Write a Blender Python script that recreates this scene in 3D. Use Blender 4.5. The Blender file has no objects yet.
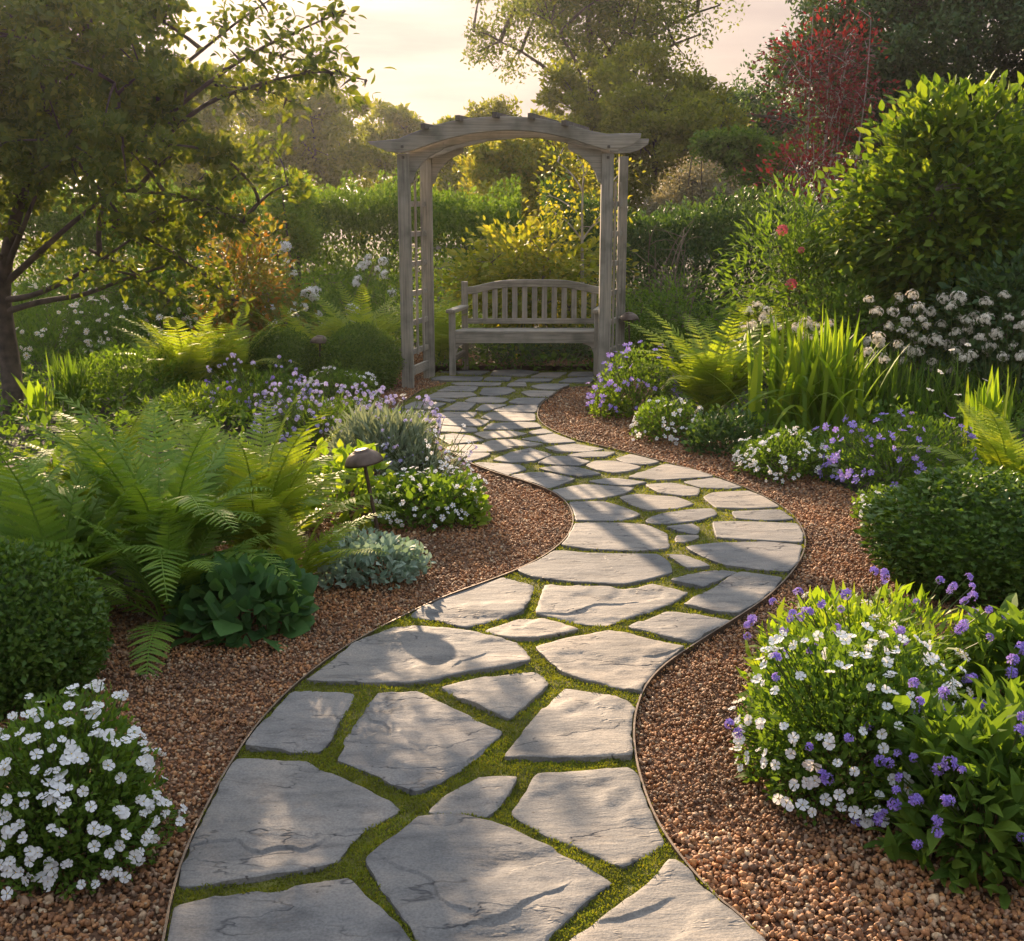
import bpy, bmesh, math, random
import numpy as np
from mathutils import Vector, Matrix, noise
from mathutils.geometry import delaunay_2d_cdt

# ------------------------------------------------------------------ camera, sky, sun, exposure
SC = bpy.context.scene
F_PX, CXP, CYP, EYE = 1150.0, 512.0, 470.5, 1.6
PITCH = math.atan((CYP - 204.0) / F_PX)
CP, SP = math.cos(PITCH), math.sin(PITCH)
cam_data = bpy.data.cameras.new('camera')
cam = bpy.data.objects.new('camera', cam_data)
SC.collection.objects.link(cam)
cam.location = (0, 0, EYE)
cam.rotation_euler = (math.pi / 2 - PITCH, 0, 0)
cam_data.sensor_width = 36.0
cam_data.lens = 36.0 * F_PX / 1024.0
cam_data.clip_end = 2000
SC.camera = cam

SUN_EL, SUN_AZ = math.radians(18.0), math.radians(-17.0)      # azimuth from +Y, negative = left
w = bpy.data.worlds.new('World')
SC.world = w
w.use_nodes = True
nt = w.node_tree
nt.nodes.clear()
wo = nt.nodes.new('ShaderNodeOutputWorld')
bg = nt.nodes.new('ShaderNodeBackground')
sky = nt.nodes.new('ShaderNodeTexSky')
sky.sky_type = 'NISHITA'
sky.sun_disc = False
sky.sun_elevation = SUN_EL
sky.sun_rotation = SUN_AZ
sky.air_density = 1.0
sky.dust_density = 4.0
sky.ozone_density = 0.6
bg.inputs['Strength'].default_value = 0.13
# thin warm cloud veils over the sky
tc = nt.nodes.new('ShaderNodeTexCoord')
mp = nt.nodes.new('ShaderNodeMapping')
mp.inputs['Scale'].default_value = (2.0, 2.0, 14.0)
nz = nt.nodes.new('ShaderNodeTexNoise')
nz.inputs['Scale'].default_value = 1.6
nz.inputs['Detail'].default_value = 6
rp = nt.nodes.new('ShaderNodeValToRGB')
rp.color_ramp.elements[0].position = 0.42
rp.color_ramp.elements[0].color = (0, 0, 0, 1)
rp.color_ramp.elements[1].position = 0.68
rp.color_ramp.elements[1].color = (0.75, 0.75, 0.75, 1)
L = nt.links.new
def vmath(op, vec=None, src=None):
    n_ = nt.nodes.new('ShaderNodeVectorMath'); n_.operation = op
    if src is not None: L(src, n_.inputs[0])
    if vec is not None: n_.inputs[1].default_value = vec
    return n_
# a thin evening overcast evens the clear sky out: bright round the sun, still luminous overhead
SKY_REF, SKY_POW = 2.5, 0.33
v1 = vmath('MULTIPLY', (1 / SKY_REF,) * 3, sky.outputs['Color'])
gm_ = nt.nodes.new('ShaderNodeGamma'); gm_.inputs['Gamma'].default_value = SKY_POW
L(v1.outputs[0], gm_.inputs['Color'])
sz = nt.nodes.new('ShaderNodeSeparateXYZ'); L(tc.outputs['Generated'], sz.inputs[0])
tint = nt.nodes.new('ShaderNodeValToRGB')                      # warm low down, cooler overhead
tint.color_ramp.elements[0].position = 0.20; tint.color_ramp.elements[0].color = (0.48, 0.408, 0.385, 1)
tint.color_ramp.elements[1].position = 0.55; tint.color_ramp.elements[1].color = (1.30, 1.38, 1.46, 1)
L(sz.outputs['Z'], tint.inputs['Fac'])
v3 = vmath('MULTIPLY', (SKY_REF,) * 3, gm_.outputs['Color'])
v2 = vmath('MULTIPLY', None, v3.outputs[0]); L(tint.outputs['Color'], v2.inputs[1])
mx = nt.nodes.new('ShaderNodeMixRGB')
mx.blend_type = 'MIX'
mx.inputs['Color2'].default_value = (1.45, 1.12, 1.04, 1)
L(tc.outputs['Generated'], mp.inputs['Vector'])
L(mp.outputs['Vector'], nz.inputs['Vector'])
L(nz.outputs['Fac'], rp.inputs['Fac'])
L(v2.outputs[0], mx.inputs['Color1'])
L(rp.outputs['Color'], mx.inputs['Fac'])
L(mx.outputs['Color'], bg.inputs['Color'])
L(bg.outputs['Background'], wo.inputs['Surface'])

sd = bpy.data.lights.new('sun', 'SUN')
sd.energy = 4.3
sd.angle = math.radians(0.6)
sd.color = (1.0, 0.73, 0.48)
sun = bpy.data.objects.new('sun', sd)
SC.collection.objects.link(sun)
to_sun = Vector((math.sin(SUN_AZ) * math.cos(SUN_EL), math.cos(SUN_AZ) * math.cos(SUN_EL), math.sin(SUN_EL)))
sun.rotation_euler = to_sun.to_track_quat('Z', 'Y').to_euler()

SC.view_settings.view_transform = 'Standard'
SC.view_settings.look = 'None'
SC.view_settings.gamma = 1.0
SC.view_settings.use_curve_mapping = False
SC.view_settings.exposure = 1.62
try:
    cy = SC.cycles
    cy.max_bounces = 6
    cy.diffuse_bounces = 3
    cy.glossy_bounces = 2
    cy.transmission_bounces = 4
    cy.transparent_max_bounces = 4
    cy.volume_bounces = 0
    cy.sample_clamp_indirect = 6.0
    cy.use_denoising = True
    cy.denoising_prefilter = 'NONE'                             # keeps leaf detail crisp
    cy.caustics_reflective = False
    cy.caustics_refractive = False
except Exception:
    pass

# ------------------------------------------------------------------ placing helpers (photo pixel -> ground of the garden)
def ray(px, py):
    u, v = (px - CXP) / F_PX, (CYP - py) / F_PX
    return u, CP + v * SP, -SP + v * CP
def G(px, py, z=0.0):
    u, a, b = ray(px, py)
    t = (z - EYE) / b
    return Vector((u * t, a * t, z))
def S(py):
    return F_PX * -ray(0, py)[2] / EYE
def W(px, py, y):
    u, a, b = ray(px, py)
    t = y / a
    return Vector((u * t, y, EYE + b * t))
def Z(y, py):
    return W(512, py, y).z

COL = SC.collection
def empty(name, loc=(0, 0, 0), rz=0.0):
    o = bpy.data.objects.new(name, None)
    o.empty_display_size = 0.1
    o.location = loc
    o.rotation_euler = (0, 0, rz)
    COL.objects.link(o)
    return o
def tag(o, label=None, cat=None, group=None, kind=None):
    if label: o['label'] = label
    if cat: o['category'] = cat
    if group: o['group'] = group
    if kind: o['kind'] = kind
    return o
def thing(name, label, cat, loc, group=None, rz=0.0):
    return tag(empty(name, loc, rz), label, cat, group)
def link(name, me, parent=None, loc=None, rot=None, scale=None, mat=None):
    o = bpy.data.objects.new(name, me)
    COL.objects.link(o)
    if parent is not None: o.parent = parent
    if loc is not None: o.location = loc
    if rot is not None: o.rotation_euler = rot
    if scale is not None: o.scale = scale if hasattr(scale, '__len__') else (scale,) * 3
    return o

HAZE_D = 0.0005
def build_haze():
    bm = bmesh.new(); bmesh.ops.create_cube(bm, size=1.0)
    for v in bm.verts: v.co = Vector((v.co.x * 810, 420 + v.co.y * 970, 6.0 + v.co.z * 16.0))
    me = bpy.data.meshes.new('haze'); bm.to_mesh(me); bm.free()
    m = bpy.data.materials.new('haze'); m.use_nodes = True; n = m.node_tree; n.nodes.clear()
    o = n.nodes.new('ShaderNodeOutputMaterial'); v = n.nodes.new('ShaderNodeVolumePrincipled')
    v.inputs['Color'].default_value = (0.90, 0.91, 0.97, 1); v.inputs['Density'].default_value = HAZE_D; v.inputs['Anisotropy'].default_value = 0.70
    n.links.new(v.outputs['Volume'], o.inputs['Volume']); me.materials.append(m)
    return tag(link('haze', me), 'thin warm evening haze filling the garden air', 'haze', kind='stuff')

# ------------------------------------------------------------------ mesh bags
class Bag:
    def __init__(s):
        s.v, s.f, s.m, s.n = [], [], [], 0
    def add(s, V, Fc, mi=0):
        V = np.asarray(V, dtype=np.float64).reshape(-1, 3)
        Fc = np.asarray(Fc, dtype=np.int64)
        s.v.append(V); s.f.append(Fc + s.n); s.m.append(np.full(len(Fc), mi, dtype=np.int32)); s.n += len(V)
    def rep(s, T, Fc, R, P, sc, mi=0):
        """replicate template T (n,3) with rotation R (N,3,3), position P (N,3), scale sc (N,) or (N,3)"""
        T = np.asarray(T, float); Fc = np.asarray(Fc, np.int64)
        N = len(P)
        if N == 0: return
        sc = np.asarray(sc, float)
        if sc.ndim == 0: sc = np.full(N, float(sc))
        TT = T[None] * (sc[:, None, None] if sc.ndim == 1 else sc[:, None, :])
        V = np.einsum('nij,nkj->nki', R, TT) + np.asarray(P)[:, None, :]
        ff = (Fc[None] + (np.arange(N) * len(T))[:, None, None]).reshape(-1, Fc.shape[1])
        s.add(V.reshape(-1, 3), ff, mi)
    def tube(s, pts, rad, n=6, mi=0):
        pts = np.asarray(pts, float); rad = np.broadcast_to(np.asarray(rad, float), (len(pts),))
        tg = np.gradient(pts, axis=0)
        tg /= np.linalg.norm(tg, axis=1)[:, None] + 1e-12
        ref = np.array([0.31, 0.17, 0.93]) if abs(tg[:, 2]).mean() < 0.8 else np.array([1.0, 0.1, 0.0])
        x = np.cross(tg, ref); x /= np.linalg.norm(x, axis=1)[:, None] + 1e-12
        y = np.cross(tg, x)
        a = np.arange(n) * 2 * np.pi / n
        V = pts[:, None] + rad[:, None, None] * (np.cos(a)[None, :, None] * x[:, None] + np.sin(a)[None, :, None] * y[:, None])
        k = len(pts)
        i, j = np.meshgrid(np.arange(k - 1), np.arange(n), indexing='ij')
        j2 = (j + 1) % n
        f = np.stack([i * n + j, i * n + j2, (i + 1) * n + j2, (i + 1) * n + j], -1).reshape(-1, 4)
        s.add(V.reshape(-1, 3), f, mi)
    def mesh(s, name, mats, smooth=False):
        me = bpy.data.meshes.new(name)
        V = np.concatenate(s.v); me.vertices.add(len(V)); me.vertices.foreach_set('co', V.ravel().astype(np.float32))
        idx = np.concatenate([f.ravel() for f in s.f]).astype(np.int32)
        cnt = np.concatenate([np.full(len(f), f.shape[1], np.int32) for f in s.f])
        me.loops.add(len(idx)); me.loops.foreach_set('vertex_index', idx)
        me.polygons.add(len(cnt))
        st = np.zeros(len(cnt), np.int32); st[1:] = np.cumsum(cnt)[:-1]
        me.polygons.foreach_set('loop_start', st)
        me.polygons.foreach_set('material_index', np.concatenate(s.m))
        me.polygons.foreach_set('use_smooth', np.full(len(cnt), smooth))
        for m in (mats if isinstance(mats, (list, tuple)) else [mats]): me.materials.append(m)
        me.update(calc_edges=True); me.validate()
        return me

def nrm(a):
    return a / (np.linalg.norm(a, axis=-1, keepdims=True) + 1e-12)
def frames(d, n):
    """rotation matrices with y along d and z near n"""
    d = nrm(d); x = nrm(np.cross(d, n)); z = np.cross(x, d)
    return np.stack([x, d, z], -1)
def RNG(seed): return np.random.default_rng(seed)

# leaf templates: length 1 along +y
def leaf4(wd, fold=0.12, curl=0.12, mid=0.42):
    T = np.array([[0, 0, 0], [-wd / 2, mid, fold * wd], [0, mid, 0.03], [wd / 2, mid, fold * wd], [0, 1, -curl]])
    return T, np.array([[0, 2, 1], [0, 3, 2], [1, 2, 4], [2, 3, 4]])
def leaf8(wd, curl=0.15, heart=0.0):
    T = np.array([[0, 0, 0], [-wd * .36, .16 - heart, .04], [-wd * .5, .42, .05], [-wd * .3, .74, -.02], [0, 1, -curl],
                  [wd * .3, .74, -.02], [wd * .5, .42, .05], [wd * .36, .16 - heart, .04], [0, .3, -.02], [0, .66, -.04]])
    f = [[0, 8, 1], [1, 8, 2], [2, 8, 9], [2, 9, 3], [3, 9, 4], [4, 9, 5], [5, 9, 6], [6, 9, 8], [6, 8, 7], [7, 8, 0]]
    return T, np.array(f)
def leaf2(wd, fold=0.25):
    return np.array([[0, 0, 0], [-wd / 2, .5, fold * wd], [0, 1, 0], [wd / 2, .5, fold * wd]]), np.array([[0, 2, 1], [0, 3, 2]])

# ------------------------------------------------------------------ materials
def new_mat(name):
    m = bpy.data.materials.new(name); m.use_nodes = True
    n = m.node_tree; n.nodes.clear()
    out = n.nodes.new('ShaderNodeOutputMaterial')
    return m, n, out
def ramp(n, stops):
    r = n.nodes.new('ShaderNodeValToRGB')
    e = r.color_ramp.elements
    while len(e) < len(stops): e.new(0.5)
    for i, (p, c) in enumerate(stops):
        e[i].position = p; e[i].color = (*c, 1) if len(c) == 3 else c
    return r
def leaf_mat(name, cols, trans=0.45, rough=0.55, tcol=(1.9, 1.75, 0.55), spec=0.25, patch=None):
    """cols: colours spread over the leaves at random; light also passes through the blade"""
    m, n, out = new_mat(name); k = n.links.new
    ge = n.nodes.new('ShaderNodeNewGeometry')
    r = ramp(n, [(i / max(1, len(cols) - 1), c) for i, c in enumerate(cols)])
    k(ge.outputs['Random Per Island'], r.inputs['Fac'])
    if patch:
        tc = n.nodes.new('ShaderNodeTexCoord'); nz = n.nodes.new('ShaderNodeTexNoise'); nz.inputs['Scale'].default_value = patch[0]; nz.inputs['Detail'].default_value = 4
        k(tc.outputs['Object'], nz.inputs['Vector']); pr = ramp(n, [(0.38, (1, 1, 1)), (0.62, (0, 0, 0))]); k(nz.outputs['Fac'], pr.inputs['Fac'])
        pm = n.nodes.new('ShaderNodeMixRGB'); pm.inputs['Color2'].default_value = (*patch[1], 1); k(pr.outputs['Color'], pm.inputs['Fac']); k(r.outputs['Color'], pm.inputs['Color1'])
        r = pm; r_out = pm.outputs[0]
    else: r_out = r.outputs['Color']
    p = n.nodes.new('ShaderNodeBsdfPrincipled')
    p.inputs['Roughness'].default_value = rough
    p.inputs['Specular IOR Level'].default_value = spec
    k(r_out, p.inputs['Base Color'])
    mu = n.nodes.new('ShaderNodeMixRGB'); mu.blend_type = 'MULTIPLY'; mu.inputs['Fac'].default_value = 1
    mu.inputs['Color2'].default_value = (*tcol, 1)
    k(r_out, mu.inputs['Color1'])
    t = n.nodes.new('ShaderNodeBsdfTranslucent'); k(mu.outputs['Color'], t.inputs['Color'])
    mi = n.nodes.new('ShaderNodeMixShader'); mi.inputs['Fac'].default_value = trans
    k(p.outputs['BSDF'], mi.inputs[1]); k(t.outputs['BSDF'], mi.inputs[2]); k(mi.outputs['Shader'], out.inputs['Surface'])
    return m
def plain(name, col, rough=0.6, metal=0.0, noise_amt=0.25, nscale=30, bump=0.0, bscale=80):
    m, n, out = new_mat(name); k = n.links.new
    p = n.nodes.new('ShaderNodeBsdfPrincipled')
    p.inputs['Roughness'].default_value = rough; p.inputs['Metallic'].default_value = metal
    tc = n.nodes.new('ShaderNodeTexCoord')
    nz = n.nodes.new('ShaderNodeTexNoise'); nz.inputs['Scale'].default_value = nscale; nz.inputs['Detail'].default_value = 5
    k(tc.outputs['Object'], nz.inputs['Vector'])
    a = tuple(c * (1 - noise_amt) for c in col); b = tuple(min(1, c * (1 + noise_amt)) for c in col)
    r = ramp(n, [(0.3, a), (0.7, b)]); k(nz.outputs['Fac'], r.inputs['Fac']); k(r.outputs['Color'], p.inputs['Base Color'])
    if bump:
        b2 = n.nodes.new('ShaderNodeTexNoise'); b2.inputs['Scale'].default_value = bscale; b2.inputs['Detail'].default_value = 6
        k(tc.outputs['Object'], b2.inputs['Vector'])
        bn = n.nodes.new('ShaderNodeBump'); bn.inputs['Strength'].default_value = bump; bn.inputs['Distance'].default_value = 0.01
        k(b2.outputs['Fac'], bn.inputs['Height']); k(bn.outputs['Normal'], p.inputs['Normal'])
    k(p.outputs['BSDF'], out.inputs['Surface'])
    return m
def wood_mat(name, axis):
    m, n, out = new_mat(name); k = n.links.new
    p = n.nodes.new('ShaderNodeBsdfPrincipled'); p.inputs['Roughness'].default_value = 0.8
    tc = n.nodes.new('ShaderNodeTexCoord'); oi = n.nodes.new('ShaderNodeObjectInfo')
    ad = n.nodes.new('ShaderNodeVectorMath'); ad.operation = 'ADD'
    cm = n.nodes.new('ShaderNodeCombineXYZ'); sc = n.nodes.new('ShaderNodeMath'); sc.operation = 'MULTIPLY'; sc.inputs[1].default_value = 37
    k(oi.outputs['Random'], sc.inputs[0])
    for i in range(3): k(sc.outputs[0], cm.inputs[i])
    k(tc.outputs['Object'], ad.inputs[0]); k(cm.outputs[0], ad.inputs[1])
    mp = n.nodes.new('ShaderNodeMapping'); s = [70, 70, 70]; s[axis] = 2.2; mp.inputs['Scale'].default_value = s
    k(ad.outputs[0], mp.inputs['Vector'])
    nz = n.nodes.new('ShaderNodeTexNoise'); nz.inputs['Scale'].default_value = 1.0; nz.inputs['Detail'].default_value = 7; nz.inputs['Roughness'].default_value = 0.65
    k(mp.outputs['Vector'], nz.inputs['Vector'])
    r = ramp(n, [(0.28, (0.11, 0.095, 0.075)), (0.42, (0.25, 0.225, 0.185)), (0.62, (0.35, 0.318, 0.268)), (0.8, (0.44, 0.405, 0.35))])
    k(nz.outputs['Fac'], r.inputs['Fac'])
    n2 = n.nodes.new('ShaderNodeTexNoise'); n2.inputs['Scale'].default_value = 5; n2.inputs['Detail'].default_value = 4
    k(ad.outputs[0], n2.inputs['Vector'])
    r2 = ramp(n, [(0.33, (0.60, 0.62, 0.58)), (0.5, (0.95, 0.95, 0.93)), (0.68, (1.15, 1.10, 1.02))]); k(n2.outputs['Fac'], r2.inputs['Fac'])
    mu = n.nodes.new('ShaderNodeMixRGB'); mu.blend_type = 'MULTIPLY'; mu.inputs['Fac'].default_value = 1
    k(r.outputs['Color'], mu.inputs['Color1']); k(r2.outputs['Color'], mu.inputs['Color2']); k(mu.outputs['Color'], p.inputs['Base Color'])
    bn = n.nodes.new('ShaderNodeBump'); bn.inputs['Strength'].default_value = 0.5; bn.inputs['Distance'].default_value = 0.004
    k(nz.outputs['Fac'], bn.inputs['Height']); k(bn.outputs['Normal'], p.inputs['Normal'])
    k(p.outputs['BSDF'], out.inputs['Surface'])
    return m
WOOD = [wood_mat('weathered_wood_%s' % a, i) for i, a in enumerate('xyz')]

def stone_mat():
    m, n, out = new_mat('flagstone_slate'); k = n.links.new
    p = n.nodes.new('ShaderNodeBsdfPrincipled'); p.inputs['Roughness'].default_value = 0.72; p.inputs['Specular IOR Level'].default_value = 0.4
    tc = n.nodes.new('ShaderNodeTexCoord'); oi = n.nodes.new('ShaderNodeObjectInfo')
    cm = n.nodes.new('ShaderNodeCombineXYZ'); sc = n.nodes.new('ShaderNodeMath'); sc.operation = 'MULTIPLY'; sc.inputs[1].default_value = 91
    k(oi.outputs['Random'], sc.inputs[0])
    for i in range(3): k(sc.outputs[0], cm.inputs[i])
    ad = n.nodes.new('ShaderNodeVectorMath'); ad.operation = 'ADD'
    k(tc.outputs['Object'], ad.inputs[0]); k(cm.outputs[0], ad.inputs[1])
    rot = n.nodes.new('ShaderNodeMapping'); rot.inputs['Rotation'].default_value = (0, 0, -0.35); rot.inputs['Scale'].default_value = (6, 17, 10)
    k(ad.outputs[0], rot.inputs['Vector'])
    big = n.nodes.new('ShaderNodeTexNoise'); big.inputs['Scale'].default_value = 4.5; big.inputs['Detail'].default_value = 5
    k(ad.outputs[0], big.inputs['Vector'])
    lay = n.nodes.new('ShaderNodeTexNoise'); lay.inputs['Scale'].default_value = 1.0; lay.inputs['Detail'].default_value = 8; lay.inputs['Roughness'].default_value = 0.62
    k(rot.outputs['Vector'], lay.inputs['Vector'])
    fine = n.nodes.new('ShaderNodeTexNoise'); fine.inputs['Scale'].default_value = 160; fine.inputs['Detail'].default_value = 4
    k(ad.outputs[0], fine.inputs['Vector'])
    c1 = ramp(n, [(0.25, (0.128, 0.127, 0.126)), (0.5, (0.192, 0.185, 0.177)), (0.75, (0.268, 0.241, 0.212))])
    k(big.outputs['Fac'], c1.inputs['Fac'])
    c2 = ramp(n, [(0.3, (0.60, 0.60, 0.62)), (0.5, (0.98, 0.98, 0.98)), (0.7, (1.16, 1.13, 1.08))])
    k(lay.outputs['Fac'], c2.inputs['Fac'])
    mu = n.nodes.new('ShaderNodeMixRGB'); mu.blend_type = 'MULTIPLY'; mu.inputs['Fac'].default_value = 1
    k(c1.outputs['Color'], mu.inputs['Color1']); k(c2.outputs['Color'], mu.inputs['Color2'])
    rr = ramp(n, [(0, (0.72, 0.74, 0.76)), (0.35, (0.92, 0.92, 0.93)), (0.7, (1.05, 1.02, 0.97)), (1, (1.22, 1.12, 1.0))]); k(oi.outputs['Random'], rr.inputs['Fac'])
    m2 = n.nodes.new('ShaderNodeMixRGB'); m2.blend_type = 'MULTIPLY'; m2.inputs['Fac'].default_value = 1
    k(mu.outputs['Color'], m2.inputs['Color1']); k(rr.outputs['Color'], m2.inputs['Color2'])
    cf = ramp(n, [(0.35, (0.8, 0.8, 0.8)), (0.65, (1.15, 1.15, 1.15))]); k(fine.outputs['Fac'], cf.inputs['Fac'])
    m3 = n.nodes.new('ShaderNodeMixRGB'); m3.blend_type = 'MULTIPLY'; m3.inputs['Fac'].default_value = 1
    k(m2.outputs['Color'], m3.inputs['Color1']); k(cf.outputs['Color'], m3.inputs['Color2'])
    # small dark specks of debris
    vo = n.nodes.new('ShaderNodeTexVoronoi'); vo.inputs['Scale'].default_value = 14; k(ad.outputs[0], vo.inputs['Vector'])
    sp = ramp(n, [(0.04, (0.25, 0.22, 0.2)), (0.07, (1, 1, 1))]); k(vo.outputs['Distance'], sp.inputs['Fac'])
    m4 = n.nodes.new('ShaderNodeMixRGB'); m4.blend_type = 'MULTIPLY'; m4.inputs['Fac'].default_value = 0.8
    k(m3.outputs['Color'], m4.inputs['Color1']); k(sp.outputs['Color'], m4.inputs['Color2'])
    # shade and dirt in the clefts of split layers, painted as broken dark lines
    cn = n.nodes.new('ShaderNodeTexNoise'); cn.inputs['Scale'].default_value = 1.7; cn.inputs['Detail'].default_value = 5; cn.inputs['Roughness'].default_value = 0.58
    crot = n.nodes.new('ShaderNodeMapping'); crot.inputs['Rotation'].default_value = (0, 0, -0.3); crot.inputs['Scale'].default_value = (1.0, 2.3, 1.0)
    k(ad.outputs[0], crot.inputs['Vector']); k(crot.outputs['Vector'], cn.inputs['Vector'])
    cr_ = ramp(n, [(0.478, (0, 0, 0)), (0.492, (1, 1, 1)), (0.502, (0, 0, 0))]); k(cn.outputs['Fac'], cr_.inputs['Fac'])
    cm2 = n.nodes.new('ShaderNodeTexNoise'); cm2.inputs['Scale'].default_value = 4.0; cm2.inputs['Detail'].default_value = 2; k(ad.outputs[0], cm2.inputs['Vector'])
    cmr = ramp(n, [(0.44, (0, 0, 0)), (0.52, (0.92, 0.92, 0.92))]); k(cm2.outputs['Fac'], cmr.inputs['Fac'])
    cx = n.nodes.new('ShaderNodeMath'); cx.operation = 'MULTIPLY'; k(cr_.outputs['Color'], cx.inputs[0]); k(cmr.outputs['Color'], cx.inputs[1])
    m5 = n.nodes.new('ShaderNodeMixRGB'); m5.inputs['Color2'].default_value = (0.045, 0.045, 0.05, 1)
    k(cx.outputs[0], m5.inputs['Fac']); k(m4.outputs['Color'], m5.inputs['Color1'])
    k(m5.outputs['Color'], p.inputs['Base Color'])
    # the split itself: the slate steps down across the line
    st = ramp(n, [(0.487, (1, 1, 1)), (0.496, (0, 0, 0))]); k(cn.outputs['Fac'], st.inputs['Fac'])
    b0 = n.nodes.new('ShaderNodeBump'); b0.inputs['Strength'].default_value = 0.6; b0.inputs['Distance'].default_value = 0.006; k(st.outputs['Color'], b0.inputs['Height'])
    b1 = n.nodes.new('ShaderNodeBump'); b1.inputs['Strength'].default_value = 0.9; b1.inputs['Distance'].default_value = 0.010
    k(lay.outputs['Fac'], b1.inputs['Height']); k(b0.outputs['Normal'], b1.inputs['Normal'])
    b2 = n.nodes.new('ShaderNodeBump'); b2.inputs['Strength'].default_value = 0.35; b2.inputs['Distance'].default_value = 0.003
    k(fine.outputs['Fac'], b2.inputs['Height']); k(b1.outputs['Normal'], b2.inputs['Normal'])
    k(b2.outputs['Normal'], p.inputs['Normal'])
    k(p.outputs['BSDF'], out.inputs['Surface'])
    return m
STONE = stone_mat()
CLEFT = plain('cleft_edge', (0.07, 0.07, 0.075), 0.9)

def island_mat(name, cols, rough=0.75, bump=0.5, bscale=120):
    m, n, out = new_mat(name); k = n.links.new
    ge = n.nodes.new('ShaderNodeNewGeometry'); tc = n.nodes.new('ShaderNodeTexCoord')
    r = ramp(n, [(i / (len(cols) - 1), c) for i, c in enumerate(cols)]); k(ge.outputs['Random Per Island'], r.inputs['Fac'])
    nz = n.nodes.new('ShaderNodeTexNoise'); nz.inputs['Scale'].default_value = bscale; nz.inputs['Detail'].default_value = 5
    k(tc.outputs['Object'], nz.inputs['Vector'])
    c2 = ramp(n, [(0.3, (0.6, 0.6, 0.6)), (0.7, (1.3, 1.25, 1.2))]); k(nz.outputs['Fac'], c2.inputs['Fac'])
    mu = n.nodes.new('ShaderNodeMixRGB'); mu.blend_type = 'MULTIPLY'; mu.inputs['Fac'].default_value = 1
    k(r.outputs['Color'], mu.inputs['Color1']); k(c2.outputs['Color'], mu.inputs['Color2'])
    p = n.nodes.new('ShaderNodeBsdfPrincipled'); p.inputs['Roughness'].default_value = rough
    lg = n.nodes.new('ShaderNodeTexNoise'); lg.inputs['Scale'].default_value = 2.2; lg.inputs['Detail'].default_value = 5; k(tc.outputs['Object'], lg.inputs['Vector'])
    lr = ramp(n, [(0.3, (0.62, 0.64, 0.68)), (0.5, (1, 1, 1)), (0.7, (1.22, 1.12, 1.0))]); k(lg.outputs['Fac'], lr.inputs['Fac'])
    ml = n.nodes.new('ShaderNodeMixRGB'); ml.blend_type = 'MULTIPLY'; ml.inputs['Fac'].default_value = 1; k(mu.outputs['Color'], ml.inputs['Color1']); k(lr.outputs['Color'], ml.inputs['Color2'])
    k(ml.outputs['Color'], p.inputs['Base Color'])
    bn = n.nodes.new('ShaderNodeBump'); bn.inputs['Strength'].default_value = bump; bn.inputs['Distance'].default_value = 0.004
    k(nz.outputs['Fac'], bn.inputs['Height']); k(bn.outputs['Normal'], p.inputs['Normal'])
    k(p.outputs['BSDF'], out.inputs['Surface'])
    return m
GRAVEL = island_mat('gravel_stone', [(0.122, 0.050, 0.020), (0.365, 0.164, 0.063), (0.203, 0.089, 0.036), (0.467, 0.248, 0.109), (0.345, 0.158, 0.063), (0.152, 0.079, 0.040), (0.559, 0.426, 0.270), (0.264, 0.114, 0.045), (0.467, 0.228, 0.081), (0.091, 0.040, 0.020), (0.385, 0.257, 0.162), (0.224, 0.099, 0.045)], 0.72)
GRAVEL_BED = plain('gravel_bed', (0.15, 0.078, 0.042), 0.95, noise_amt=0.6, nscale=90, bump=0.8, bscale=70)
SOIL = plain('soil', (0.045, 0.035, 0.022), 0.95, noise_amt=0.5, nscale=12, bump=0.8, bscale=40)
MOSS_BASE = plain('moss_base', (0.12, 0.12, 0.018), 0.95, noise_amt=0.45, nscale=25, bump=0.8, bscale=200)
MOSS = leaf_mat('moss_shoot', [(0.09, 0.13, 0.014), (0.24, 0.28, 0.026), (0.16, 0.20, 0.02), (0.33, 0.29, 0.035)], 0.35, 0.7, (1.6, 1.5, 0.5), patch=(5.0, (0.13, 0.15, 0.02)))
BARK = plain('bark', (0.075, 0.055, 0.04), 0.9, noise_amt=0.5, nscale=14, bump=0.8, bscale=30)
BARK_PALE = plain('bark_pale', (0.36, 0.31, 0.27), 0.85, noise_amt=0.35, nscale=18, bump=0.4, bscale=40)
TWIG = plain('twig', (0.16, 0.12, 0.085), 0.85, noise_amt=0.35, nscale=30)
STEM = leaf_mat('green_stem', [(0.07, 0.10, 0.025), (0.11, 0.14, 0.04)], 0.15)
EDGE = plain('edging_steel', (0.17, 0.13, 0.10), 0.5, 0.85, noise_amt=0.35, nscale=12, bump=0.15)
BRONZE = plain('lamp_bronze', (0.10, 0.072, 0.055), 0.42, 0.75, noise_amt=0.3, nscale=25, bump=0.1)
YEL = plain('flower_eye', (0.6, 0.42, 0.05), 0.7)
def petal_mat(name, cols, trans=0.3):
    return leaf_mat(name, cols, trans, 0.6, (1.05, 1.0, 0.95), 0.2)
P_WHITE = petal_mat('petal_white', [(0.78, 0.78, 0.80), (0.86, 0.86, 0.85)])
P_CREAM = petal_mat('petal_cream', [(0.80, 0.74, 0.62), (0.88, 0.83, 0.73)])
P_VIOLET = petal_mat('petal_violet', [(0.26, 0.17, 0.62), (0.40, 0.27, 0.75), (0.33, 0.25, 0.72), (0.47, 0.36, 0.78)])
P_LILAC = petal_mat('petal_lilac', [(0.42, 0.37, 0.74), (0.56, 0.51, 0.82), (0.72, 0.67, 0.86)])
P_PINK = petal_mat('petal_pink', [(0.52, 0.09, 0.12), (0.66, 0.20, 0.22)])
P_BLUE = petal_mat('petal_blue', [(0.16, 0.17, 0.62), (0.24, 0.25, 0.72)])

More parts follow.
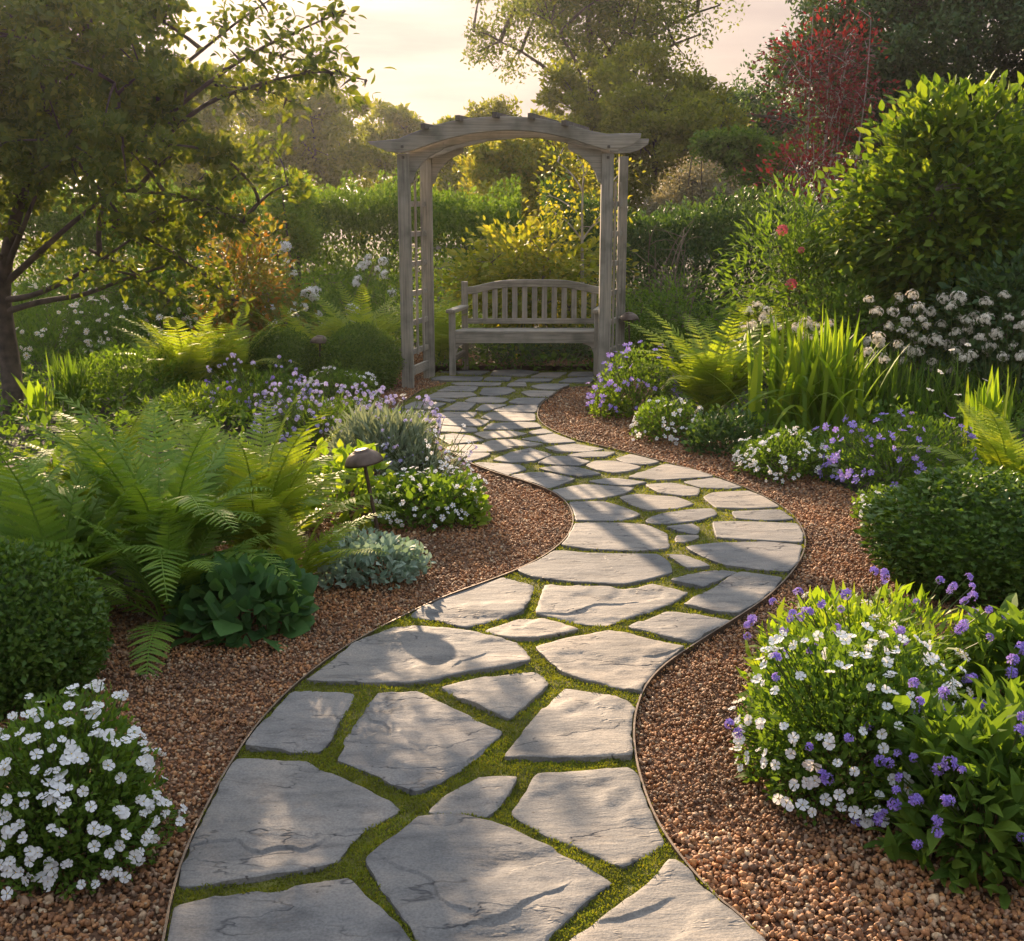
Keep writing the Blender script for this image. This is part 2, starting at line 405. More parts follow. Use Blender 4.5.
LM = {
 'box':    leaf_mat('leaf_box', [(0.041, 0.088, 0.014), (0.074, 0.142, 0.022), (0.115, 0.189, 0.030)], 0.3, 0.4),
 'boxfar': leaf_mat('leaf_box_painted_sun', [(0.05, 0.10, 0.014), (0.085, 0.15, 0.02), (0.13, 0.20, 0.028)], 0.35, 0.55, spec=0.2),  # boxwood greens lightened on the far balls to stand in for sunlight
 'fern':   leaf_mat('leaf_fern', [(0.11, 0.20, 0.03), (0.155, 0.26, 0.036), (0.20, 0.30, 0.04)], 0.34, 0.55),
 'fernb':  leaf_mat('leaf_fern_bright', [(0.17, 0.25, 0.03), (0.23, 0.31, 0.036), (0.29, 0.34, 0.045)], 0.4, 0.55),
 'heart':  leaf_mat('leaf_heart', [(0.038, 0.101, 0.030), (0.061, 0.142, 0.038), (0.081, 0.176, 0.041)], 0.3, 0.62),
 'silver': leaf_mat('leaf_silver', [(0.216, 0.297, 0.230), (0.324, 0.405, 0.324), (0.162, 0.243, 0.162)], 0.25, 0.65, (1.2, 1.3, 0.9)),
 'mid':    leaf_mat('leaf_mid', [(0.061, 0.121, 0.019), (0.101, 0.176, 0.027), (0.135, 0.216, 0.034)], 0.42, 0.68, spec=0.14),
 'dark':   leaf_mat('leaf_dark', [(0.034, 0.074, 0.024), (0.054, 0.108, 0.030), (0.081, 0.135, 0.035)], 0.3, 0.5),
 'bright': leaf_mat('leaf_bright', [(0.108, 0.189, 0.019), (0.162, 0.257, 0.027), (0.230, 0.297, 0.032)], 0.5, 0.5),
 'yellow': leaf_mat('leaf_yellow', [(0.16, 0.22, 0.019), (0.24, 0.28, 0.027), (0.32, 0.31, 0.041), (0.115, 0.18, 0.020)], 0.5, 0.5, (1.8, 1.5, 0.5)),
 'shrubby': leaf_mat('leaf_shrubby', [(0.05, 0.10, 0.014), (0.085, 0.15, 0.018), (0.14, 0.21, 0.022), (0.19, 0.24, 0.03)], 0.45, 0.5),
 'olive':  leaf_mat('leaf_olive', [(0.10, 0.13, 0.02), (0.15, 0.18, 0.026), (0.20, 0.215, 0.032)], 0.58, 0.6, (2.0, 1.8, 0.5)),
 'tree':   leaf_mat('leaf_tree', [(0.055, 0.09, 0.016), (0.09, 0.13, 0.022), (0.135, 0.165, 0.028)], 0.48, 0.55, (2.0, 1.75, 0.5)),
 'lav':    leaf_mat('leaf_lavender', [(0.189, 0.243, 0.162), (0.270, 0.324, 0.216)], 0.3, 0.7, (1.3, 1.2, 0.8)),
 'red':    leaf_mat('leaf_red', [(0.13, 0.020, 0.020), (0.22, 0.030, 0.028), (0.09, 0.02, 0.02)], 0.4, 0.5, (1.9, 1.0, 0.8)),
 'orange': leaf_mat('leaf_orange', [(0.10, 0.14, 0.02), (0.15, 0.17, 0.025), (0.30, 0.15, 0.03), (0.12, 0.15, 0.02), (0.2, 0.19, 0.03), (0.09, 0.13, 0.02)], 0.5, 0.5, (1.8, 1.4, 0.6)),
 'grey':   leaf_mat('leaf_greyish', [(0.162, 0.155, 0.101), (0.230, 0.209, 0.135), (0.121, 0.128, 0.068)], 0.35, 0.6, (1.6, 1.4, 0.8)),
}
# ------------------------------------------------------------------ ground, beds, path
def pip(P, poly):
    """points (N,2) inside polygon (M,2)"""
    P = np.asarray(P); poly = np.asarray(poly); x, y = P[:, 0], P[:, 1]
    ins = np.zeros(len(P), bool); j = len(poly) - 1
    for i in range(len(poly)):
        xi, yi = poly[i]; xj, yj = poly[j]
        c = ((yi > y) != (yj > y)) & (x < (xj - xi) * (y - yi) / (yj - yi + 1e-15) + xi)
        ins ^= c; j = i
    return ins
def gpoly(px): return np.array([G(x, y).xy for x, y in px])
def smooth_line(P, n=4):
    """Catmull-Rom through the points"""
    P = np.asarray(P, float); Q = np.vstack([2 * P[0] - P[1], P, 2 * P[-1] - P[-2]]); out = []
    for i in range(1, len(Q) - 2):
        for t in np.arange(n) / n:
            a, b, c, d = Q[i - 1], Q[i], Q[i + 1], Q[i + 2]
            out.append(0.5 * (2 * b + (c - a) * t + (2 * a - 5 * b + 4 * c - d) * t * t + (3 * b - a - 3 * c + d) * t ** 3))
    out.append(P[-1]); return np.array(out)

LEFT_PX = [(140, 1080), (165, 941), (172, 905), (185, 860), (205, 815), (232, 767), (262, 725), (300, 686), (345, 652), (395, 624), (440, 603), (485, 586), (520, 572),
           (548, 557), (566, 541), (573, 524), (568, 508), (552, 495), (525, 484), (495, 475), (465, 463), (440, 448), (415, 434), (398, 424), (395, 413), (408, 401), (424, 391), (447, 384), (430, 381), (434, 374)]
RIGHT_PX = [(860, 1080), (757, 941), (715, 902), (680, 862), (655, 822), (640, 781), (634, 746), (636, 716), (646, 690), (666, 668), (700, 645), (740, 620), (770, 598), (795, 571),
            (805, 548), (800, 528), (785, 512), (757, 496), (715, 479), (670, 466), (620, 453), (580, 443), (552, 432), (538, 420), (541, 406), (553, 397), (568, 388), (600, 385), (600, 371)]
LG = smooth_line(gpoly(LEFT_PX)); RG = smooth_line(gpoly(RIGHT_PX))
PATH = np.vstack([LG, RG[::-1]])

def sheet(name, poly, z, mat, kind='structure', step=None, bump=0.0):
    bm = bmesh.new()
    vs = [bm.verts.new((p[0], p[1], z)) for p in poly]
    f = bm.faces.new(vs); bmesh.ops.triangulate(bm, faces=[f])
    for f in bm.faces:
        if f.normal.z < 0: f.normal_flip()
    me = bpy.data.meshes.new(name); bm.to_mesh(me); bm.free(); me.materials.append(mat)
    return tag(link(name, me), kind=kind)

gb = Bag()                                                     # soil of the garden, one sheet out to the horizon, gently uneven far away
gb.add([(-400, -60, -.03), (400, -60, -.03), (400, 900, -.03), (-400, 900, -.03)], [[0, 1, 2, 3]])
tag(link('ground', gb.mesh('ground', SOIL)), kind='structure')

GL = np.vstack([LG, gpoly([(434, 365), (640, 365), (640, 352), (380, 352), (330, 400), (300, 500), (120, 600), (-40, 660), (-160, 760), (-220, 1080)])])
GR = np.vstack([RG, gpoly([(600, 378), (640, 380), (690, 420), (760, 455), (850, 490), (980, 560), (1120, 640), (1260, 760), (1300, 1080)])])
for poly in (GL, GR): sheet('gravel_bed', poly, -0.012, GRAVEL_BED)
pb = sheet('path', PATH, 0.008, MOSS_BASE)

# pebbles
def ico(sub):
    bm = bmesh.new(); bmesh.ops.create_icosphere(bm, subdivisions=sub, radius=1.0)
    V = np.array([v.co[:] for v in bm.verts]); Fc = np.array([[v.index for v in f.verts] for f in bm.faces]); bm.free(); return V, Fc
r_ = RNG(5)
def rand_rot(r, n):
    q = nrm(r.normal(size=(n, 4))); a, b, c, d = q.T
    return np.stack([1 - 2 * (c * c + d * d), 2 * (b * c - a * d), 2 * (b * d + a * c), 2 * (b * c + a * d), 1 - 2 * (b * b + d * d), 2 * (c * d - a * b),
                     2 * (b * d - a * c), 2 * (c * d + a * b), 1 - 2 * (b * b + c * c)], -1).reshape(-1, 3, 3)
def in_view(P, z=0.0, mx=260, my=160):
    x, y = P[:, 0], P[:, 1]
    dep = y * CP - (z - EYE) * SP; v = (y * SP + (z - EYE) * CP) / np.maximum(dep, .1); u = x / np.maximum(dep, .1)
    px, py = CXP + u * F_PX, CYP - v * F_PX
    return (dep > .3) & (px > -mx) & (px < 1024 + mx) & (py < 941 + my), px, py
gv = Bag()
for poly in (GL, GR):
    lo, hi = poly.min(0), poly.max(0)
    for (ya, yb, dens, rr, sub) in ((1.4, 2.7, 8200, .0066, 2), (2.7, 4.6, 10500, .0053, 1), (4.6, 6.5, 7500, .0058, 1), (6.5, 13, 3600, .0075, 1)):
        a = (hi[0] - lo[0]) * (yb - ya); n = int(a * dens)
        P = np.stack([r_.uniform(lo[0], hi[0], n), r_.uniform(ya, yb, n)], -1)
        P = P[in_view(P)[0]]; P = P[pip(P, poly) & ~pip(P, PATH)]
        n = len(P)
        if not n: continue
        V0, F0 = ico(1)
        if sub == 2: V0, F0 = ico(2)
        kinds = []
        for q in range(6):
            d = r_.normal(size=(5, 3)); V = V0.copy()
            for t in d: V *= (1 + .17 * np.sin(2.2 * V0 @ t + t[0] * 9))[:, None]
            kinds.append(V * np.array([1.0, .82, .68]))
        which = r_.integers(0, 6, n); size = rr * np.exp(r_.normal(0, .27, n)); zz = r_.uniform(-.008, .007, n)
        for q in range(6):
            k = which == q
            gv.rep(kinds[q], F0, rand_rot(r_, k.sum()), np.column_stack([P[k], zz[k]]), size[k])
gm = gv.mesh('gravel', GRAVEL, smooth=True)
tag(link('gravel', gm), 'loose reddish brown crushed gravel filling the beds beside the path', 'gravel', kind='stuff')

# steel edging strips along both sides
def edging(line, label):
    P = np.asarray(line); tg = nrm(np.gradient(P, axis=0)); nr = np.stack([-tg[:, 1], tg[:, 0]], -1); b = Bag()
    h, t = 0.021, 0.003; n = len(P)
    wob = np.array([noise.noise(Vector((p[0] * 2, p[1] * 2, 4))) * .004 for p in P])
    ring = [np.column_stack([P + nr * t, np.full(n, -.06)]), np.column_stack([P + nr * t, h + wob]), np.column_stack([P - nr * t, h + wob]), np.column_stack([P - nr * t, np.full(n, -.06)])]
    V = np.stack(ring, 1).reshape(-1, 3); f = []
    for i in range(n - 1):
        for j in range(3): f.append([i * 4 + j, i * 4 + j + 1, (i + 1) * 4 + j + 1, (i + 1) * 4 + j])
    b.add(V, f); o = link('path_edging', b.mesh('path_edging', EDGE)); tag(o, label, 'edging', 'metal edging along the path')
edging(LG[:-12], 'thin brown metal edging strip along the path side with the dome lamp')
edging(RG[:-8], 'thin brown metal edging strip along the path side opposite the dome lamp')

# flagstones, outlines taken in the views below: (view origin, scale, outlines)
VIEWS = [
 ((160, 740), 3.4133, [
  [(45,595),(150,570),(330,540),(375,545),(520,520),(640,508),(665,530),(690,570),(760,620),(830,686),(905,760),(880,870),(10,870),(30,690)],
  [(262,92),(380,86),(500,90),(545,120),(640,165),(740,215),(815,255),(775,285),(700,320),(640,375),(610,425),(585,445),(480,470),(330,492),(200,510),(62,520),(75,460),(110,360),(160,260),(210,170)]]),
 ((150, 560), 1.5754, [
  [(425,418),(480,413),(560,432),(620,462),(680,490),(725,518),(690,545),(630,600),(590,645),(560,690),(470,690),(420,600),(380,545),(342,487),(365,465),(400,440)],
  [(520,352),(578,350),(560,385),(530,412),(440,405),(470,378)]]),
 ((460, 740), 3.4133, [
  [(270,140),(330,138),(570,127),(600,150),(625,215),(660,290),(695,370),(640,410),(555,455),(480,415),(300,345),(178,272),(215,220)],
  [(720,437),(740,440),(790,480),(850,545),(920,610),(1010,690),(1110,790),(1180,870),(230,870),(400,690),(500,625),(590,555),(660,500)]]),
 ((240, 600), 3.4133, [
  [(185,328),(385,335),(380,355),(330,450),(300,510),(270,535),(150,532),(22,525),(80,445),(130,385)],
  [(475,337),(610,337),(700,385),(800,430),(893,468),(850,510),(760,590),(690,635),(600,680),(500,640),(420,595),(338,568),(365,520),(360,500),(410,420)],
  [(525,107),(640,110),(780,128),(940,160),(970,190),(990,228),(880,252),(780,265),(680,288),(590,303),(400,300),(225,292),(300,235),(400,165)],
  [(690,320),(850,282),(1004,258),(1034,275),(1049,305),(1019,340),(959,390),(924,422),(860,400),(780,365)]]),
 ((0, 0), 1.0, [[(411,620),(430,607),(455,597),(480,588),(503,581),(533,590),(529,604),(521,618),(495,625),(466,632),(440,625)]]),
 ((480, 600), 3.4133, [
  [(290,320),(400,335),(500,360),(530,390),(520,450),(518,555),(400,560),(250,562),(88,558),(130,500),(200,415)],
  [(195,180),(300,150),(440,125),(520,140),(640,170),(715,185),(690,210),(630,255),(590,290),(555,330),(470,315),(350,290),(270,255)],
  [(20,120),(130,80),(220,85),(335,118),(250,140),(170,150),(90,142)]]),
 ((490, 480), 3.103, [
  [(175,340),(300,345),(450,355),(500,340),(610,365),(560,400),(480,425),(360,465),(270,455),(145,430)],
  [(75,290),(150,262),(200,232),(300,240),(520,243),(550,265),(570,300),(480,325),(415,338),(250,330),(130,315)],
  [(255,148),(380,145),(480,150),(550,180),(550,225),(440,233),(300,225),(210,215),(240,180)],
  [(240,80),(350,78),(420,100),(470,120),(410,137),(262,138),(258,110)],
  [(175,45),(290,25),(450,35),(420,52),(350,68),(225,73)],
  [(400,65),(450,55),(580,65),(635,85),(580,100),(490,105),(440,90)],
  [(480,25),(560,20),(650,38),(645,58),(600,62),(520,50)],
  [(480,140),(510,120),(620,103),(690,100),(705,120),(650,138),(560,147),(500,148)],
  [(545,157),(630,147),(650,165),(640,182),(580,170)],
  [(578,185),(650,185),(640,195),(600,207),(575,207)],
  [(660,65),(690,50),(800,45),(850,65),(900,95),(800,100),(700,98)],
  [(750,108),(900,104),(945,135),(850,138),(760,130)],
  [(690,140),(850,143),(955,148),(975,180),(970,208),(830,200),(700,190)],
  [(605,220),(700,208),(850,205),(970,215),(960,260),(940,300),(860,295),(730,278),(660,250)],
  [(545,243),(600,245),(650,265),(685,282),(610,288),(580,265)],
  [(560,328),(650,297),(720,292),(765,298),(710,325),(660,347)],
  [(775,302),(920,325),(880,360),(850,390),(790,432),(700,425),(605,402),(660,365)],
  [(430,470),(550,422),(650,432),(765,452),(700,485),(640,522),(560,505),(480,485)]]),
 ((540, 440), 3.657, [
  [(320,148),(400,120),(460,98),(560,120),(640,145),(560,152),(430,158)],
  [(520,165),(640,150),(740,185),(690,192),(590,188)],
  [(275,80),(330,62),(440,92),(390,103),(310,97)],
  [(165,105),(200,88),(280,88),(370,110),(330,125),(270,133),(210,122)],
  [(175,162),(260,150),(395,168),(330,182),(240,175)]]),
 ((380, 365), 4.267, [
  [(520,490),(640,472),(720,475),(835,500),(760,530),(700,548),(600,525)],
  [(355,440),(420,428),(600,440),(625,460),(520,490),(430,475)],
  [(480,420),(560,385),(640,368),(735,395),(660,425),(560,430)],
  [(670,432),(730,402),(820,405),(900,425),(850,443),(760,440)],
  [(675,455),(760,445),(850,450),(945,478),(850,490),(760,475)],
  [(260,375),(310,355),(400,352),(575,365),(490,383),(380,385)],
  [(270,390),(470,388),(470,395),(420,415),(370,425),(310,420)],
  [(245,315),(310,305),(400,318),(445,335),(300,352)],
  [(430,352),(470,335),(560,330),(700,350),(640,360),(500,358)],
  [(600,328),(740,305),(840,342),(730,347)],
  [(400,305),(440,297),(560,293),(630,305),(560,320),(450,328)],
  [(700,365),(830,350),(960,372),(870,385),(760,383)],
  [(790,400),(900,383),(1010,385),(960,405),(870,410)],
  [(440,285),(470,262),(600,255),(670,258),(690,278),(560,288)],
  [(630,298),(700,283),(740,302),(650,308)],
  [(210,275),(240,270),(410,280),(415,297),(260,298)],
  [(215,258),(225,240),(350,238),(470,250),(430,272),(300,270)],
  [(430,235),(470,212),(560,213),(660,220),(662,250),(560,253),(470,243)],
  [(225,228),(280,212),(415,213),(395,235),(300,238)],
  [(480,205),(560,183),(700,180),(660,213),(540,212)],
  [(405,205),(440,178),(545,180),(450,208)],
  [(265,205),(330,168),(410,172),(375,205)],
  [(85,195),(150,165),(285,175),(230,198)],
  [(70,205),(225,208),(200,230),(110,235),(75,230)],
  [(90,242),(180,240),(200,275),(205,310),(130,315),(95,290)],
  [(360,165),(390,150),(480,147),(550,155),(520,170),(430,172)],
  [(545,170),(590,152),(740,152),(690,178),(590,178)],
  [(170,152),(250,152),(325,160),(300,168)],
  [(190,150),(240,127),(390,128),(415,140),(330,150)],
  [(240,122),(300,100),(420,103),(400,122)],
  [(425,135),(440,108),(540,105),(580,118),(540,135),(470,142)],
  [(600,125),(640,118),(770,122),(745,145),(640,145)],
  [(640,100),(700,90),(810,92),(780,115),(680,112)],
  [(300,85),(520,85),(505,97),(330,97)],
  [(540,100),(555,85),(620,82),(625,100)],
  [(200,70),(260,57),(440,60),(430,76),(260,76)],
  [(440,75),(460,60),(560,62),(550,77)],
  [(325,45),(360,33),(470,35),(430,50)],
  [(470,50),(490,32),(600,30),(680,38),(620,55)],
  [(570,80),(600,68),(740,68),(720,80)],
  [(640,60),(690,42),(800,40),(760,62)],
  [(760,82),(800,65),(920,62),(900,84)],
  [(800,55),(820,38),(915,38),(910,58)]])]
STONES = []
for (ox, oy), k, polys in VIEWS:
    for pl in polys: STONES.append([(ox + x / k, oy + y / k) for x, y in pl])
STONE_G = [gpoly(p) for p in STONES]
def dist_to(line, P): return np.min(np.linalg.norm(line[:, None] - P[None], axis=2), axis=1)

SIDE = []
for g in STONE_G:
    dl, dr = dist_to(LG, g).min() if False else np.min(np.linalg.norm(LG[:, None] - g[None], axis=2)), np.min(np.linalg.norm(RG[:, None] - g[None], axis=2))
    SIDE.append('l' if dl < .09 and dl <= dr else 'r' if dr < .09 else 'm')
ORD = ['', 'second ', 'third ', 'fourth ', 'fifth ', 'sixth ', 'seventh ', 'eighth ', 'ninth ', 'tenth ', 'eleventh ', 'twelfth ', 'thirteenth ', 'fourteenth ', 'fifteenth ',
       'sixteenth ', 'seventeenth ', 'eighteenth ', 'nineteenth ', 'twentieth ', 'twenty-first ', 'twenty-second ', 'twenty-third ', 'twenty-fourth ', 'twenty-fifth ', 'twenty-sixth ',
       'twenty-seventh ', 'twenty-eighth ', 'twenty-ninth ', 'thirtieth ', 'thirty-first ', 'thirty-second ', 'thirty-third ', 'thirty-fourth ', 'thirty-fifth ', 'thirty-sixth ',
       'thirty-seventh ', 'thirty-eighth ', 'thirty-ninth ', 'fortieth ', 'forty-first ', 'forty-second ', 'forty-third ', 'forty-fourth ', 'forty-fifth ']
STONE_LABEL = {}
for s_, where in (('l', 'along the path edge on the dome lamp side'), ('m', 'inside the path touching neither edging'), ('r', 'along the path edge opposite the dome lamp')):
    ids = [i for i in range(len(STONES)) if SIDE[i] == s_]
    ids.sort(key=lambda i: STONE_G[i][:, 1].mean())
    for n_, i in enumerate(ids):
        h = len(ids)
        g = STONE_G[i]; area = abs(np.sum(g[:, 0] * np.roll(g[:, 1], -1) - g[:, 1] * np.roll(g[:, 0], -1))) / 2
        sz = 'large' if area > .16 else 'mid-sized' if area > .06 else 'small'
        if n_ < h - n_: STONE_LABEL[i] = '%s grey flagstone, %snearest the viewer %s' % (sz, ORD[n_], where)
        else: STONE_LABEL[i] = '%s grey flagstone, %snearest the bench %s' % (sz, ORD[h - 1 - n_], where)

def densify(P, step):
    out = []
    for a, b in zip(P, np.roll(P, -1, axis=0)):
        n = max(1, int(np.ceil(np.linalg.norm(b - a) / step)))
        for t in range(n): out.append(a + (b - a) * t / n)
    return np.array(out)
TOP = 0.024
LD, RD = densify(LG, .01), densify(RG, .01)
# where a slate layer has split away: (view origin, scale, line) per stone
CLEFTS = {1: [((160, 740), 3.4133, [(110,383),(180,368),(265,365),(300,390),(345,400),(390,388),(440,382),(490,392),(540,372),(590,345),(640,332),(700,318)])],
 2: [((150, 560), 1.5754, [(490,592),(530,580),(560,573),(590,553),(620,540),(650,528),(664,517)]), ((150, 560), 1.5754, [(352,472),(385,495),(420,505),(445,520),(455,545),(470,560),(505,568)])],
 5: [((460, 740), 3.4133, [(460,645),(540,628),(600,612),(660,590),(715,562)])],
 7: [((240, 600), 3.4133, [(432,398),(450,425),(490,435),(510,455),(517,488)]), ((240, 600), 3.4133, [(760,585),(790,560),(830,530)])],
 8: [((240, 600), 3.4133, [(725,252),(760,225),(800,210),(838,198)])],
 12: [((480, 600), 3.4133, [(560,214),(620,205),(685,187)])],
 14: [((490, 480), 3.103, [(148,431),(240,432),(300,415),(330,402),(380,402),(470,394)])]}
def cleft_lines(i, c):
    out = []
    for (ox, oy), k, pl in CLEFTS.get(i, ()):
        L_ = smooth_line(gpoly([(ox + x / k, oy + y / k) for x, y in pl]) - c, 6)
        L_ = densify(L_, .008)[:-max(1, int(np.linalg.norm(L_[0] - L_[-1]) / .008))]
        L_ = L_ + np.array([[noise.noise(Vector((p[0] * 40, p[1] * 40, 3))), noise.noise(Vector((p[0] * 40, p[1] * 40, 9)))] for p in L_]) * .004
        t_ = nrm(np.gradient(L_, axis=0)); n_ = np.stack([-t_[:, 1], t_[:, 0]], -1); n_[n_[:, 1] > 0] *= -1      # towards the viewer
        out.append((L_, n_, np.sin(np.linspace(.12, math.pi - .12, len(L_))) ** .5))
    return out
def flagstone(i):
    g = STONE_G[i]; c = g.mean(0); near = c[1] < 4.8; mid = c[1] < 7
    r = RNG(100 + i)
    if np.sum(g[:, 0] * np.roll(g[:, 1], -1) - g[:, 1] * np.roll(g[:, 0], -1)) < 0: g = g[::-1]
    P = densify(g, .022 if near else .05)
    for q in range(len(P)):                                    # keep clear of the edging strips
        for E in (LD, RD):
            dd = np.linalg.norm(E - P[q], axis=1); j = int(np.argmin(dd))
            inside = pip(P[q][None], PATH)[0]
            if dd[j] < .014 or (not inside and dd[j] < .3):
                v = (P[q] - E[j]) * (1 if inside else -1); v = v / (np.linalg.norm(v) + 1e-9); P[q] = E[j] + v * .015
    P = P - c
    # soften the corners and chip the rim
    P = .7 * P + .15 * (np.roll(P, 1, 0) + np.roll(P, -1, 0))
    jit = .0035 if near else .003
    P = P + np.array([[noise.noise(Vector((p[0] * 22 + i, p[1] * 22, 1))), noise.noise(Vector((p[0] * 22, p[1] * 22 + i, 7)))] for p in P]) * jit * 1.6
    tg = nrm(np.roll(P, -1, 0) - np.roll(P, 1, 0)); inn = np.stack([-tg[:, 1], tg[:, 0]], -1)
    P = P - inn * (.006 if near else .004)
    n = len(P); ins = P + inn * (.0032 if near else .006)
    step = .016 if near else .06 if mid else .12
    lo, hi = P.min(0), P.max(0)
    X, Y = np.meshgrid(np.arange(lo[0], hi[0], step), np.arange(lo[1], hi[1], step)); Q = np.column_stack([X.ravel(), Y.ravel()])
    if len(Q): Q = Q + r.uniform(-.3, .3, Q.shape) * step; Q = Q[pip(Q, P)]
    if len(Q): Q = Q[np.min(np.linalg.norm(Q[:, None] - ins[None], axis=2), axis=1) > step * .55]
    cl = cleft_lines(i, c)
    for L_, n_, _t in cl:
        if len(Q): Q = Q[np.min(np.linalg.norm(Q[:, None] - L_[None], axis=2), axis=1) > .010]
        X_ = np.vstack([L_ + n_ * o_ for o_ in (-.0055, -.0012, .0012, .0055)]); Q = np.vstack([Q, X_[pip(X_, c * 0 + (P * .97))]])
    allp = np.vstack([P, ins, Q]) if len(Q) else np.vstack([P, ins])
    V2, E2, F2, ov, _, _ = delaunay_2d_cdt([Vector(p) for p in allp], [(a, (a + 1) % n) for a in range(n)], [list(range(n))], 1, 1e-6)
    off = Vector((i * 3.7, i * 1.3, 0)); tilt = r.normal(0, .004, 2)
    V = []; th = r.uniform(-.12, .12); rim = set(); 
    for k, v in enumerate(V2):
        src = ov[k][0] if ov[k] else 10 ** 9
        z = TOP + noise.noise(Vector((v.x * 5, v.y * 5, i))) * .0035 + v.x * tilt[0] + v.y * tilt[1]
        if near:                                              # split slate layers: a step a few millimetres high
            q = noise.noise(Vector((v.x * 1.6 + v.y * 1.2, v.y * 4.2 - v.x * 1.4, 0)) + off) + .22 * noise.noise(Vector((v.x * 14, v.y * 14, i)))
            z += .0075 * (1 / (1 + math.exp(-(q - th) * 60)) - .5) + .0045 * (1 / (1 + math.exp(-(q - th - .28) * 60)) - .5)
        for L_, n_, t_ in cl:
            dv = np.array([v.x, v.y]) - L_; d2 = np.hypot(dv[:, 0], dv[:, 1]); j = int(np.argmin(d2))
            if dv[j] @ n_[j] > 0: z -= .0062 * t_[j] * math.exp(-d2[j] / .09)
        if src < n: z -= .0022; rim.add(k)
        V.append((v.x, v.y, z))
    F3 = [list(f) for f in F2]
    m0 = len(V); order = [None] * n
    for k in range(len(V2)):
        for s in ov[k]:
            if s < n: order[s] = k
    b_faces = []
    vv = list(V)
    for k in range(n): vv.append(V[order[k]])
    for k in range(n):
        x, y, _ = V[order[k]]; vv.append((x, y, -.03))
    for k in range(n): b_faces.append([m0 + k, m0 + n + k, m0 + n + (k + 1) % n, m0 + (k + 1) % n])
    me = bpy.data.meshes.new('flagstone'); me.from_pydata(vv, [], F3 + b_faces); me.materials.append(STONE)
    if near:
        for p in me.polygons[:len(F3)]: p.use_smooth = True
    me.update()
    bm = bmesh.new(); bm.from_mesh(me); bmesh.ops.recalc_face_normals(bm, faces=bm.faces); bm.to_mesh(me); bm.free()
    o = link('flagstone', me, loc=(c[0], c[1], 0)); tag(o, STONE_LABEL[i], 'flagstone', 'flagstones of the winding path')
for i in range(len(STONES)): flagstone(i)

# moss shoots in the joints
r_ = RNG(11); mb = Bag()
lo, hi = PATH.min(0), PATH.max(0)
for ya, yb, dens, ln in ((1.7, 3.2, 60000, .0095), (3.2, 4.6, 30000, .011), (4.6, 6.5, 11000, .013), (6.5, 11.5, 4000, .014)):
    n = int((hi[0] - lo[0]) * (yb - ya) * dens)
    P = np.stack([r_.uniform(lo[0], hi[0], n), r_.uniform(ya, yb, n)], -1)
    P = P[in_view(P)[0]]; P = P[pip(P, PATH)]
    for g in STONE_G:
        a, b2 = g.min(0) - .02, g.max(0) + .02
        k = np.all((P > a) & (P < b2), axis=1)
        if k.any():
            c = g.mean(0); ins = k.copy(); ins[k] = pip(P[k], c + (g - c) * 1.012)
            P = P[~ins]
    n = len(P); h = np.array([noise.noise(Vector((p[0] * 16, p[1] * 16, 0))) for p in P])
    d = nrm(np.column_stack([r_.normal(0, .7, (n, 2)), np.full(n, .8)]))
    T, Fc = leaf2(.42)
    mb.rep(T, Fc, frames(d, r_.normal(size=(n, 3))), np.column_stack([P, .005 + .011 * (.5 + h)]), ln * r_.uniform(.6, 1.35, n))
tag(link('moss', mb.mesh('moss', MOSS)), 'short yellow green moss filling the joints between flagstones', 'moss', kind='stuff')

# ------------------------------------------------------------------ joinery: arbor and bench
def boxm(name, sx, sy, sz, mat, bevel=0.004, origin=(0, 0, 0)):
    bm = bmesh.new(); bmesh.ops.create_cube(bm, size=1.0)
    for v in bm.verts: v.co = Vector((v.co.x * sx + origin[0], v.co.y * sy + origin[1], v.co.z * sz + origin[2]))
    bmesh.ops.bevel(bm, geom=bm.edges[:], offset=bevel, segments=2, affect='EDGES', profile=.6)
    me = bpy.data.meshes.new(name); bm.to_mesh(me); bm.free(); me.materials.append(mat); return me
def joinm(name, meshes, mats):
    bm = bmesh.new()
    for m, M in meshes:
        t = m.copy(); t.transform(M); bm.from_mesh(t); bpy.data.meshes.remove(t)
    me = bpy.data.meshes.new(name); bm.to_mesh(me); bm.free()
    for m in mats: me.materials.append(m)
    return me
def prism(name, outline, thick, mat, bevel=.004):
    """outline (x,z) extruded along y, centred"""
    bm = bmesh.new(); vs = [bm.verts.new((x, -thick / 2, z)) for x, z in outline]; f = bm.faces.new(vs)
    e = bmesh.ops.extrude_face_region(bm, geom=[f]); 
    for v in e['geom']:
        if isinstance(v, bmesh.types.BMVert): v.co.y += thick
    bmesh.ops.recalc_face_normals(bm, faces=bm.faces)
    if bevel:
        ed = [x for x in bm.edges if abs(x.verts[0].co.y - x.verts[1].co.y) < 1e-6]
        bmesh.ops.bevel(bm, geom=ed, offset=bevel, segments=1, affect='EDGES')
    bmesh.ops.triangulate(bm, faces=[f for f in bm.faces if len(f.verts) > 4])
    me = bpy.data.meshes.new(name); bm.to_mesh(me); bm.free(); me.materials.append(mat); return me

